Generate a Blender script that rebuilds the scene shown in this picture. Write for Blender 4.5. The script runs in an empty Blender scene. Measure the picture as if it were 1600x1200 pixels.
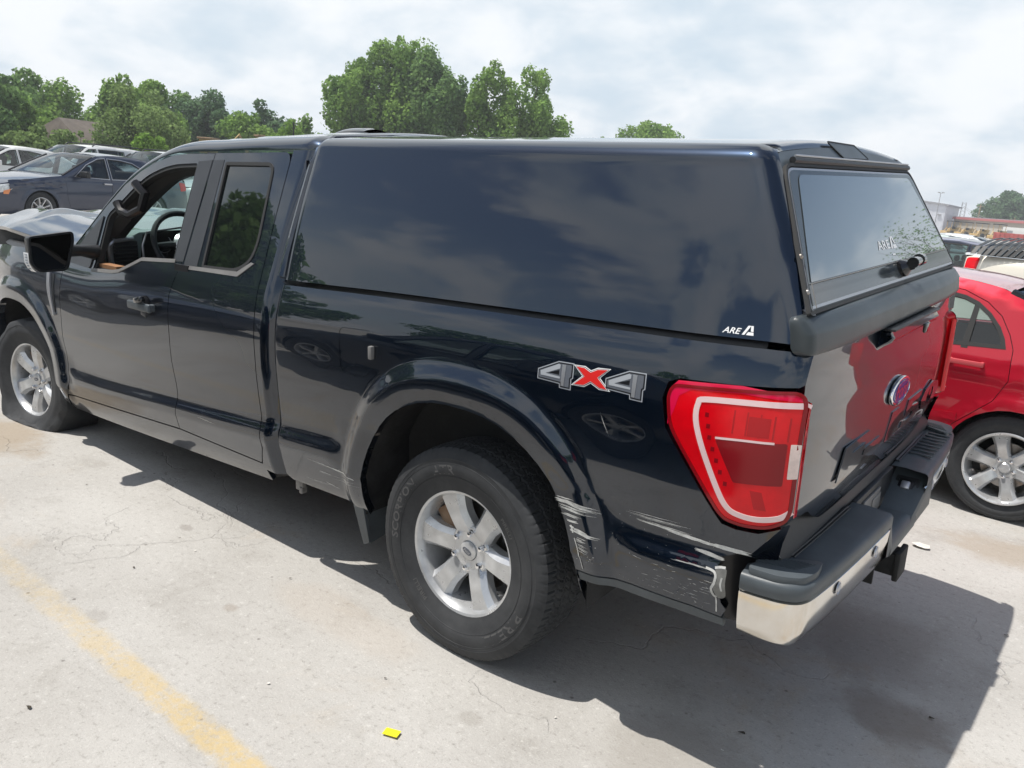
import bpy, bmesh, math, random
import numpy as np
from mathutils import Vector, Matrix, Euler
from mathutils.geometry import delaunay_2d_cdt
from bisect import bisect_right
random.seed(7)
SC=bpy.context.scene; COL=SC.collection
PI=math.pi; sin=math.sin; cos=math.cos
# ---------------------------------------------------------------- camera
cd=bpy.data.cameras.new('camera'); camo=bpy.data.objects.new('camera',cd); COL.objects.link(camo)
CP=(-1.75101619,3.00386043,1.68380813)
cf=(0.5946089,-0.76975336,-0.23220686); cr=(-0.77674256,-0.62454412,0.08133653); cu=(0.20763249,-0.13200153,0.96925969)

camo.matrix_world=Matrix(((cr[0],cu[0],-cf[0],CP[0]),(cr[1],cu[1],-cf[1],CP[1]),(cr[2],cu[2],-cf[2],CP[2]),(0,0,0,1)))
cd.sensor_width=36; cd.lens=1263.15/1600*36; cd.clip_start=.05; cd.clip_end=2500
SC.camera=camo
# ---------------------------------------------------------------- light
SUN=Vector((.30,.24,1)).normalized()
sl=bpy.data.lights.new('sun','SUN'); sl.energy=4.7; sl.angle=math.radians(.5); sl.color=(1,.955,.89)
so=bpy.data.objects.new('sun',sl); COL.objects.link(so); so.rotation_euler=SUN.to_track_quat('Z','Y').to_euler(); so.location=(5,5,30)
W=bpy.data.worlds.new('World'); SC.world=W; W.use_nodes=True
nt=W.node_tree; nt.nodes.clear(); N=nt.nodes.new; LK=nt.links.new
out=N('ShaderNodeOutputWorld'); bg=N('ShaderNodeBackground'); LK(bg.outputs[0],out.inputs[0])
sky=N('ShaderNodeTexSky'); sky.sky_type='NISHITA'; sky.sun_disc=False
sky.sun_elevation=math.asin(SUN.z); sky.sun_rotation=math.atan2(SUN.x,SUN.y); sky.air_density=1.0; sky.dust_density=1.2
bg.inputs[1].default_value=.1
tc=N('ShaderNodeTexCoord'); sep=N('ShaderNodeSeparateXYZ'); LK(tc.outputs['Generated'],sep.inputs[0])
def mth(op,a,b=None,clamp=False,c=None):
    n=N('ShaderNodeMath'); n.operation=op; n.use_clamp=clamp
    for i,v in enumerate((a,b,c)):
        if v is None: continue
        if isinstance(v,(int,float)): n.inputs[i].default_value=v
        else: LK(v,n.inputs[i])
    return n.outputs[0]
zz=mth('MAXIMUM',sep.outputs[2],0.0); dz=mth('ADD',zz,.42)
cx=mth('DIVIDE',sep.outputs[0],dz); cy=mth('DIVIDE',sep.outputs[1],dz)
cmb=N('ShaderNodeCombineXYZ'); LK(cx,cmb.inputs[0]); LK(cy,cmb.inputs[1]); cmb.inputs[2].default_value=.37
def noise(sc,det,rough,dist=0,vec=None):
    n=N('ShaderNodeTexNoise'); n.inputs['Scale'].default_value=sc; n.inputs['Detail'].default_value=det
    n.inputs['Roughness'].default_value=rough; n.inputs['Distortion'].default_value=dist; LK(vec or cmb.outputs[0],n.inputs['Vector']); return n.outputs[0]
def mrange(v,a,b,c=0,d=1):
    n=N('ShaderNodeMapRange'); n.interpolation_type='SMOOTHSTEP'; LK(v,n.inputs[0])
    for i,x in zip((1,2,3,4),(a,b,c,d)): n.inputs[i].default_value=x
    return n.outputs[0]
n1=noise(1.75,7,.50,.35); n2=noise(4.6,6,.50,.2)
hz=mrange(zz,.42,.05)                # more cloud seen edge-on towards the horizon
cov=mth('ADD',mth('ADD',mth('MULTIPLY',n1,.75),mth('MULTIPLY',n2,.25)),mth('MULTIPLY',hz,.12))
mask=mrange(cov,.485,.55); thick=mrange(mth('ADD',mth('MULTIPLY',n2,.6),mth('MULTIPLY',n1,.4)),.40,.62)
def rgbmix(f,a,b):
    n=N('ShaderNodeMix'); n.data_type='RGBA'
    if isinstance(f,(int,float)): n.inputs[0].default_value=f
    else: LK(f,n.inputs[0])
    for i,v in ((6,a),(7,b)):
        if isinstance(v,tuple): n.inputs[i].default_value=v
        else: LK(v,n.inputs[i])
    return n.outputs[2]
cl=rgbmix(thick,(6.0,7.0,7.9,1),(8.7,9.0,9.3,1))
veil=rgbmix(.03,sky.outputs[0],(6.4,7.6,8.8,1))
hv=rgbmix(mth('MULTIPLY',mrange(zz,.42,.05),.75),veil,(6.8,8.1,9.1,1))
fin=rgbmix(mask,hv,cl); LK(fin,bg.inputs[0])
SC.view_settings.view_transform='Standard'; SC.view_settings.look='None'; SC.view_settings.exposure=.17; SC.view_settings.gamma=1
SC.render.resolution_x=1024; SC.render.resolution_y=768
SC.render.engine='CYCLES'
# ---------------------------------------------------------------- materials
def newmat(name):
    m=bpy.data.materials.new(name); m.use_nodes=True; t=m.node_tree; t.nodes.clear()
    o=t.nodes.new('ShaderNodeOutputMaterial'); b=t.nodes.new('ShaderNodeBsdfPrincipled'); t.links.new(b.outputs[0],o.inputs[0]); return m,t,b,o
def mat(name,col,rough=.5,metal=0,coat=0,coatr=.03,var=.0,vscale=8,bump=0,bscale=60,trans=0,ior=1.45,alpha=1,col2=None,spec=.5,rvar=0,coord='Object',emit=None,bdist=.002):
    m,t,b,o=newmat(name); c=(*col,1)
    b.inputs['Base Color'].default_value=c; b.inputs['Roughness'].default_value=rough; b.inputs['Metallic'].default_value=metal
    b.inputs['Coat Weight'].default_value=coat; b.inputs['Coat Roughness'].default_value=coatr
    b.inputs['Transmission Weight'].default_value=trans; b.inputs['IOR'].default_value=ior; b.inputs['Alpha'].default_value=alpha
    b.inputs['Specular IOR Level'].default_value=spec
    if emit: b.inputs['Emission Color'].default_value=(*emit[:3],1); b.inputs['Emission Strength'].default_value=emit[3]
    tcn=t.nodes.new('ShaderNodeTexCoord')
    def nz(s,d=5,r=.6):
        n=t.nodes.new('ShaderNodeTexNoise'); n.inputs['Scale'].default_value=s; n.inputs['Detail'].default_value=d; n.inputs['Roughness'].default_value=r
        t.links.new(tcn.outputs[coord],n.inputs['Vector']); return n
    if var or col2:
        n=nz(vscale); mx=t.nodes.new('ShaderNodeMix'); mx.data_type='RGBA'
        mr=t.nodes.new('ShaderNodeMapRange'); mr.inputs[1].default_value=.35; mr.inputs[2].default_value=.65; t.links.new(n.outputs[0],mr.inputs[0]); t.links.new(mr.outputs[0],mx.inputs[0])
        mx.inputs[6].default_value=tuple(x*(1-var) for x in col)+(1,); mx.inputs[7].default_value=(*col2,1) if col2 else tuple(min(1,x*(1+var)) for x in col)+(1,)
        t.links.new(mx.outputs[2],b.inputs['Base Color'])
    if rvar:
        n=nz(vscale*1.7); mr=t.nodes.new('ShaderNodeMapRange'); mr.inputs[3].default_value=max(0,rough-rvar); mr.inputs[4].default_value=rough+rvar; t.links.new(n.outputs[0],mr.inputs[0]); t.links.new(mr.outputs[0],b.inputs['Roughness'])
    if bump:
        n=nz(bscale,4); bp=t.nodes.new('ShaderNodeBump'); bp.inputs['Strength'].default_value=bump; bp.inputs['Distance'].default_value=bdist
        t.links.new(n.outputs[0],bp.inputs['Height']); t.links.new(bp.outputs[0],b.inputs['Normal'])
    return m
def paint(name,col,metal=.25,rough=.32,dust=.06,coatr=.015,cior=1.5):
    # clear-coated paint with a little road dust lying in it
    m,t,b,o=newmat(name); b.inputs['Metallic'].default_value=metal; b.inputs['Coat Weight'].default_value=1; b.inputs['Coat Roughness'].default_value=coatr; b.inputs['Coat IOR'].default_value=cior
    tcn=t.nodes.new('ShaderNodeTexCoord')
    a=t.nodes.new('ShaderNodeTexNoise'); a.inputs['Scale'].default_value=3.0; a.inputs['Detail'].default_value=8; a.inputs['Roughness'].default_value=.7; t.links.new(tcn.outputs['Object'],a.inputs['Vector'])
    mr=t.nodes.new('ShaderNodeMapRange'); mr.inputs[1].default_value=.42; mr.inputs[2].default_value=.75; mr.inputs[4].default_value=dust; t.links.new(a.outputs[0],mr.inputs[0])
    mx=t.nodes.new('ShaderNodeMix'); mx.data_type='RGBA'; mx.inputs[6].default_value=(*col,1); mx.inputs[7].default_value=(.38,.36,.33,1); t.links.new(mr.outputs[0],mx.inputs[0]); t.links.new(mx.outputs[2],b.inputs['Base Color'])
    mr2=t.nodes.new('ShaderNodeMapRange'); mr2.inputs[1].default_value=.4; mr2.inputs[2].default_value=.8; mr2.inputs[3].default_value=coatr; mr2.inputs[4].default_value=coatr+.035; t.links.new(a.outputs[0],mr2.inputs[0]); t.links.new(mr2.outputs[0],b.inputs['Coat Roughness'])
    b.inputs['Roughness'].default_value=rough; b.inputs['Specular IOR Level'].default_value=.3
    # orange peel / slight waviness of pressed panels
    n=t.nodes.new('ShaderNodeTexNoise'); n.inputs['Scale'].default_value=4.2; n.inputs['Detail'].default_value=2; t.links.new(tcn.outputs['Object'],n.inputs['Vector'])
    bp=t.nodes.new('ShaderNodeBump'); bp.inputs['Strength'].default_value=.14; bp.inputs['Distance'].default_value=.004; t.links.new(n.outputs[0],bp.inputs['Height']); t.links.new(bp.outputs[0],b.inputs['Coat Normal'])
    return m
def glassmat(name,tint,rough=0,dust=.0,op=.0):
    # thin tinted glass: mirror-like coat over a coloured transparent sheet
    m=bpy.data.materials.new(name); m.use_nodes=True; t=m.node_tree; t.nodes.clear()
    o=t.nodes.new('ShaderNodeOutputMaterial'); tr=t.nodes.new('ShaderNodeBsdfTransparent'); tr.inputs[0].default_value=(*tint,1)
    gl=t.nodes.new('ShaderNodeBsdfGlossy'); gl.inputs['Roughness'].default_value=rough
    gg=t.nodes.new('ShaderNodeNewGeometry'); dt=t.nodes.new('ShaderNodeVectorMath'); dt.operation='DOT_PRODUCT'; t.links.new(gg.outputs['Normal'],dt.inputs[0]); t.links.new(gg.outputs['Incoming'],dt.inputs[1])
    def q(op_,a,b_):
        n=t.nodes.new('ShaderNodeMath'); n.operation=op_
        for i,v in enumerate((a,b_)):
            if isinstance(v,(int,float)): n.inputs[i].default_value=v
            else: t.links.new(v,n.inputs[i])
        return n
    fr=q('ADD',q('MULTIPLY',q('POWER',q('SUBTRACT',1.0,q('ABSOLUTE',dt.outputs['Value'],0).outputs[0]).outputs[0],4.5).outputs[0],.85).outputs[0],.085 if op==0 else .05)
    ms=t.nodes.new('ShaderNodeMixShader'); t.links.new(fr.outputs[0],ms.inputs[0])
    if op>0:
        df=t.nodes.new('ShaderNodeBsdfDiffuse'); df.inputs[0].default_value=(.30,.36,.35,1); m2=t.nodes.new('ShaderNodeMixShader'); m2.inputs[0].default_value=op
        t.links.new(tr.outputs[0],m2.inputs[1]); t.links.new(df.outputs[0],m2.inputs[2]); t.links.new(m2.outputs[0],ms.inputs[1])
    else: t.links.new(tr.outputs[0],ms.inputs[1])
    t.links.new(gl.outputs[0],ms.inputs[2]); t.links.new(ms.outputs[0],o.inputs[0]); return m
M={}
M['navy']=paint('dark_navy_paint',(.0036,.0105,.024),.88,.34,.0,.004,1.72)
M['navyflat']=paint('dark_navy_tailgate_paint',(.0036,.0105,.024),.88,.34,.0,.004,1.72)
for n_ in M['navyflat'].node_tree.nodes:
    if n_.type=='BUMP': n_.inputs['Strength'].default_value=.02
M['black']=mat('black_satin_plastic',(.018,.019,.021),.42,var=.2,vscale=14,bump=.15,bscale=400)
M['blackgloss']=mat('black_gloss',(.008,.008,.009),.12,coat=.6)
M['pillar']=mat('satin_black_pillar_film',(.035,.037,.042),.38,var=.1,bump=.08,bscale=300)
M['dark']=mat('underbody_dark',(.012,.012,.012),.75,var=.4,vscale=10,bump=.3,bscale=40,bdist=.01)
M['liner']=mat('wheel_liner_plastic',(.02,.02,.021),.6,var=.5,vscale=9,bump=.3,bscale=50,bdist=.006)
M['gasket']=mat('rubber_seal',(.02,.02,.02),.6)
M['belt']=mat('dull_grey_belt_moulding',(.16,.155,.15),.45,var=.15)
M['greyplast']=mat('weathered_grey_plastic',(.066,.078,.087),.45,var=.15,vscale=6,bump=.15,bscale=250,rvar=.1)
M['frame']=mat('dusty_window_frame',(.085,.10,.11),.33,metal=.2,var=.2,vscale=5)
M['chrome']=mat('chrome',(.86,.86,.87),.07,metal=1,rvar=.05,vscale=5)
M['chromedirty']=mat('scuffed_chrome',(.80,.79,.77),.14,metal=1,col2=(.70,.66,.60),vscale=6,rvar=.12)
M['alloy']=mat('silver_painted_alloy',(.54,.55,.56),.30,metal=.6,coat=.5,var=.16,vscale=9,rvar=.1)
M['alloydark']=mat('alloy_barrel',(.22,.225,.23),.45,metal=.6,var=.2)
M['steel']=mat('bare_steel',(.35,.35,.35),.35,metal=1,col2=(.25,.2,.16),vscale=9)
M['rust']=mat('rusty_brake',(.22,.13,.08),.7,metal=.3,col2=(.35,.25,.17),vscale=14)
def tyremat(name):
    m,t,b,o=newmat(name); b.inputs['Roughness'].default_value=.75
    tcn=t.nodes.new('ShaderNodeTexCoord'); n=t.nodes.new('ShaderNodeTexNoise'); n.inputs['Scale'].default_value=5; n.inputs['Detail'].default_value=9; n.inputs['Roughness'].default_value=.75; t.links.new(tcn.outputs['Object'],n.inputs['Vector'])
    mr=t.nodes.new('ShaderNodeMapRange'); mr.inputs[1].default_value=.4; mr.inputs[2].default_value=.7; t.links.new(n.outputs[0],mr.inputs[0])
    mx=t.nodes.new('ShaderNodeMix'); mx.data_type='RGBA'; mx.inputs[6].default_value=(.019,.021,.024,1); mx.inputs[7].default_value=(.046,.048,.051,1); t.links.new(mr.outputs[0],mx.inputs[0]); t.links.new(mx.outputs[2],b.inputs['Base Color'])
    n2=t.nodes.new('ShaderNodeTexNoise'); n2.inputs['Scale'].default_value=120; t.links.new(tcn.outputs['Object'],n2.inputs['Vector']); bp=t.nodes.new('ShaderNodeBump'); bp.inputs['Strength'].default_value=.25; bp.inputs['Distance'].default_value=.001; t.links.new(n2.outputs[0],bp.inputs['Height']); t.links.new(bp.outputs[0],b.inputs['Normal'])
    return m
M['tyre']=tyremat('dusty_tyre_rubber'); M['tyreletter']=mat('tyre_letter_rubber',(.075,.075,.076),.6)
M['glassdark']=mat('privacy_glass',(.004,.006,.006),.02,spec=.9,ior=1.6)
M['rearglass']=mat('tinted_shell_glass',(.055,.075,.09),.03,coat=1,coatr=.01,spec=.9,ior=1.6,var=.06,vscale=3)
M['rearglassborder']=mat('tinted_glass_border',(.05,.06,.068),.10,spec=.7)
M['glassgreen']=glassmat('green_windscreen',(.70,.88,.83),0,op=.035)
M['glassclear']=glassmat('car_window_glass',(.66,.76,.76),0)
M['mirror']=mat('mirror_glass',(.05,.05,.05),.02,metal=1)
M['lampred']=mat('red_lens',(.60,.001,.006),.08,var=.10,vscale=14,spec=.5,bump=.05,bscale=90)
M['lamppink']=mat('pink_lens_shading',(.62,.004,.05),.08,spec=.6)  # paler pink for the painted shading at the lens top
M['lampmid']=mat('mid_red_lens',(.38,.001,.005),.1,spec=.5)
M['spoilerp']=mat('spoiler_plastic',(.040,.049,.054),.36,var=.12,vscale=5,bump=.12,bscale=250,rvar=.08)
M['headliner']=mat('headliner_cloth',(.12,.12,.115),.95)
M['lampreddark']=mat('dark_red_lens',(.20,.002,.006),.12,spec=.45)
M['lampbar']=mat('frosted_light_bar',(.72,.52,.52),.3,coat=1,coatr=.02)
M['lampclear']=mat('reverse_lens',(.70,.55,.50),.25,coat=1,var=.1,vscale=60)
M['white']=mat('white_decal',(.8,.8,.8),.4); M['decred']=mat('red_decal',(.60,.008,.006),.5); M['decgrey']=mat('grey_decal',(.33,.35,.38),.4); M['decgrey2']=mat('dark_grey_decal',(.10,.11,.13),.4); M['decblack']=mat('black_decal',(.006,.006,.008),.3)
M['scrape']=mat('scraped_paint',(.50,.50,.48),.6,var=.25,vscale=40)
M['primer']=mat('torn_metal_grey',(.16,.16,.15),.5,var=.3,vscale=25)
M['oval']=mat('blue_oval',(.004,.03,.22),.2)
M['brown']=mat('brown_trim',(.30,.15,.07),.6,var=.1,bump=.2,bscale=200)
M['dash']=mat('dashboard_grey',(.16,.20,.20),.55,var=.1,bump=.2,bscale=300)
M['dashblack']=mat('dashboard_black',(.014,.014,.015),.4)
M['silver']=mat('satin_silver_trim',(.5,.5,.52),.35,metal=.8)
M['fabric']=mat('seat_cloth',(.035,.034,.034),.9,var=.2,bump=.3,bscale=300)
M['handlered']=mat('faded_red_handle',(.50,.07,.08),.5)
M['amber']=mat('amber_lens',(.75,.25,.08),.2,coat=1)
M['headlamp']=mat('headlamp_lens',(.62,.64,.64),.12,coat=1,var=.2,vscale=30)
# ---------------------------------------------------------------- mesh helpers
def interp(x,T):
    if x<=T[0][0]: return T[0][1]
    if x>=T[-1][0]: return T[-1][1]
    i=bisect_right([t[0] for t in T],x)-1; a,b=T[i],T[i+1]; return a[1]+(b[1]-a[1])*(x-a[0])/(b[0]-a[0])
class Sm:   # smooth (monotone-ish cubic) table lookup
    def __init__(s,T): s.x=[t[0] for t in T]; s.y=[t[1] for t in T]; n=len(T); d=[(s.y[i+1]-s.y[i])/(s.x[i+1]-s.x[i]) for i in range(n-1)]; s.m=[d[0]]+[ (d[i-1]+d[i])/2 if d[i-1]*d[i]>0 else 0 for i in range(1,n-1)]+[d[-1]]
    def __call__(s,x):
        if x<=s.x[0]: return s.y[0]+s.m[0]*(x-s.x[0])
        if x>=s.x[-1]: return s.y[-1]+s.m[-1]*(x-s.x[-1])
        i=bisect_right(s.x,x)-1; h=s.x[i+1]-s.x[i]; t=(x-s.x[i])/h
        return (2*t**3-3*t*t+1)*s.y[i]+(t**3-2*t*t+t)*h*s.m[i]+(-2*t**3+3*t*t)*s.y[i+1]+(t**3-t*t)*h*s.m[i+1]
def sstep(a,b,x):
    t=max(0,min(1,(x-a)/(b-a))); return t*t*(3-2*t)
def link(name,me,parent=None,mt=None):
    o=bpy.data.objects.new(name,me); COL.objects.link(o)
    if parent is not None: o.parent=parent
    if mt is not None and not me.materials: me.materials.append(M[mt] if isinstance(mt,str) else mt)
    return o
def empty(name,label,cat,group=None,mw=None,parent=None):
    o=bpy.data.objects.new(name,None); COL.objects.link(o); o.empty_display_size=.3
    if label: o['label']=label
    if cat: o['category']=cat
    if group: o['group']=group
    if parent is not None: o.parent=parent
    if mw is not None: o.matrix_world=mw
    return o
def tag(o,label=None,cat=None,group=None,kind=None):
    for k,v in (('label',label),('category',cat),('group',group),('kind',kind)):
        if v: o[k]=v
    return o
def rawmesh(name,V,Fc,mt,parent=None,sharp=None):
    me=bpy.data.meshes.new(name); me.from_pydata([tuple(v) for v in V],[],[tuple(f) for f in Fc])
    if sharp is not None:
        me.shade_smooth(); me.set_sharp_from_angle(angle=math.radians(sharp))
    me.update(); return link(name,me,parent,mt)
class B:
    def __init__(s): s.V=[]; s.F=[]
    def add(s,V,Fc,T=None):
        n=len(s.V); s.V+=[tuple(T@Vector(v)) if T is not None else tuple(v) for v in V]; s.F+=[tuple(i+n for i in f) for f in Fc]; return s
    def box(s,c,d,R=None,taper=None):
        V=[]
        for k in (-.5,.5):
            for j in (-.5,.5):
                for i in (-.5,.5):
                    q=1 if not taper or k<0 else taper
                    V.append(Vector((i*d[0]*q,j*d[1]*q,k*d[2])))
        if R is not None:
            R=R if isinstance(R,Matrix) else Euler(R).to_matrix(); V=[R@v for v in V]
        V=[v+Vector(c) for v in V]
        return s.add(V,[(0,2,3,1),(4,5,7,6),(0,1,5,4),(2,6,7,3),(0,4,6,2),(1,3,7,5)])
    def tube(s,P,r,n=8,caps=True):
        P=[Vector(p) for p in P]; rr=r if isinstance(r,(list,tuple)) else [r]*len(P); n0=len(s.V); ref=None
        for i,p in enumerate(P):
            t=(P[min(i+1,len(P)-1)]-P[max(i-1,0)]).normalized()
            if ref is None: ref=t.orthogonal().normalized()
            ref=(ref-t*ref.dot(t)).normalized(); b=t.cross(ref)
            for k in range(n): a=2*PI*k/n; s.V.append(tuple(p+(ref*cos(a)+b*sin(a))*rr[i]))
        for i in range(len(P)-1):
            for k in range(n): a=n0+i*n+k; b_=n0+i*n+(k+1)%n; s.F.append((a,b_,b_+n,a+n))
        if caps: s.F.append(tuple(n0+k for k in range(n))[::-1]); m=n0+(len(P)-1)*n; s.F.append(tuple(m+k for k in range(n)))
        return s
    def lathe(s,prof,n=32,axis='Y',T=None,a0=0,a1=2*PI,close=False):
        V=[];Fc=[]; full=abs(a1-a0-2*PI)<1e-6; m=n if full else n+1
        for i in range(m):
            a=a0+(a1-a0)*i/n
            for r,h in prof:
                V.append((r*cos(a),h,r*sin(a)) if axis=='Y' else ((r*cos(a),r*sin(a),h) if axis=='Z' else (h,r*cos(a),r*sin(a))))
        k=len(prof)
        for i in range(n):
            j=(i+1)%m
            for q in range(k-1 if not close else k):
                q2=(q+1)%k; Fc.append((i*k+q,j*k+q,j*k+q2,i*k+q2))
        return s.add(V,Fc,T)
    def prism(s,poly,h0,h1,mp=lambda u,v,h:(u,h,v),T=None):
        n=len(poly); V=[mp(u,v,h0) for u,v in poly]+[mp(u,v,h1) for u,v in poly]
        Fc=[tuple(range(n))[::-1],tuple(range(n,2*n))]+[(i,(i+1)%n,n+(i+1)%n,n+i) for i in range(n)]
        return s.add(V,Fc,T)
    def grid(s,rows):
        n=len(rows[0]); V=[v for r in rows for v in r]; Fc=[(i*n+j,i*n+j+1,(i+1)*n+j+1,(i+1)*n+j) for i in range(len(rows)-1) for j in range(n-1)]
        return s.add(V,Fc)
    def build(s,name,mt,parent=None,sharp=35,bev=0,seg=2,fixn=True):
        me=bpy.data.meshes.new(name); me.from_pydata(s.V,[],s.F)
        bm=bmesh.new(); bm.from_mesh(me)
        if fixn: bmesh.ops.recalc_face_normals(bm,faces=bm.faces)
        if bev:
            ed=[e for e in bm.edges if len(e.link_faces)==2 and e.calc_face_angle(0)>math.radians(28)]
            bmesh.ops.bevel(bm,geom=ed,offset=bev,segments=seg,affect='EDGES',profile=.5,clamp_overlap=True)
        bm.to_mesh(me); bm.free()
        if sharp: me.shade_smooth(); me.set_sharp_from_angle(angle=math.radians(sharp))
        return link(name,me,parent,mt)
def inpoly(px,py,poly):
    c=np.zeros(len(px),bool); n=len(poly); j=n-1
    for i in range(n):
        xi,yi=poly[i]; xj,yj=poly[j]
        if yi!=yj:
            t=((yi>py)!=(yj>py))&(px<(xj-xi)*(py-yi)/(yj-yi)+xi); c^=t
        j=i
    return c
def area(p): return sum(p[i][0]*p[(i+1)%len(p)][1]-p[(i+1)%len(p)][0]*p[i][1] for i in range(len(p)))/2
def offset_poly(p,d):
    if area(p)<0: p=p[::-1]
    n=len(p); o=[]
    for i in range(n):
        a,b,c=Vector(p[i-1]),Vector(p[i]),Vector(p[(i+1)%n]); e1=(b-a).normalized(); e2=(c-b).normalized()
        n1=Vector((-e1.y,e1.x)); n2=Vector((-e2.y,e2.x)); k=n1+n2
        k=k/max(.35,k.dot(k)/2) if k.length>1e-6 else n1
        o.append(tuple(b+k*d))
    return o
def resamp(p,step):
    o=[]; n=len(p)
    for i in range(n):
        a=Vector(p[i]); b=Vector(p[(i+1)%n]); k=max(1,int(math.ceil((b-a).length/step)))
        for j in range(k): o.append(tuple(a.lerp(b,j/k)))
    return o
def roundp(p,rad,n=5):
    # round the corners of a polygon; rad may be a list
    o=[]; m=len(p)
    for i in range(m):
        r=rad[i] if isinstance(rad,(list,tuple)) else rad
        a,b,c=Vector(p[i-1]),Vector(p[i]),Vector(p[(i+1)%m]); u=(a-b); v=(c-b)
        if r<=0: o.append(tuple(b)); continue
        k=min(r,u.length*.48,v.length*.48); s=b+u.normalized()*k; e=b+v.normalized()*k
        for j in range(n+1):
            t=j/n; o.append(tuple(s*(1-t)**2+b*2*t*(1-t)+e*t*t))
    return o
def curve(p,n=6,closed=False):
    # catmull-rom through points
    o=[]; m=len(p); rng=range(m if closed else m-1)
    for i in rng:
        g=lambda k: Vector(p[k%m]) if closed else Vector(p[max(0,min(m-1,k))])
        a,b,c,d=g(i-1),g(i),g(i+1),g(i+2)
        for j in range(n):
            t=j/n; o.append(tuple(.5*((2*b)+(c-a)*t+(2*a-5*b+4*c-d)*t*t+(3*b-a-3*c+d)*t**3)))
    if not closed: o.append(tuple(p[-1]))
    return o
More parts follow.
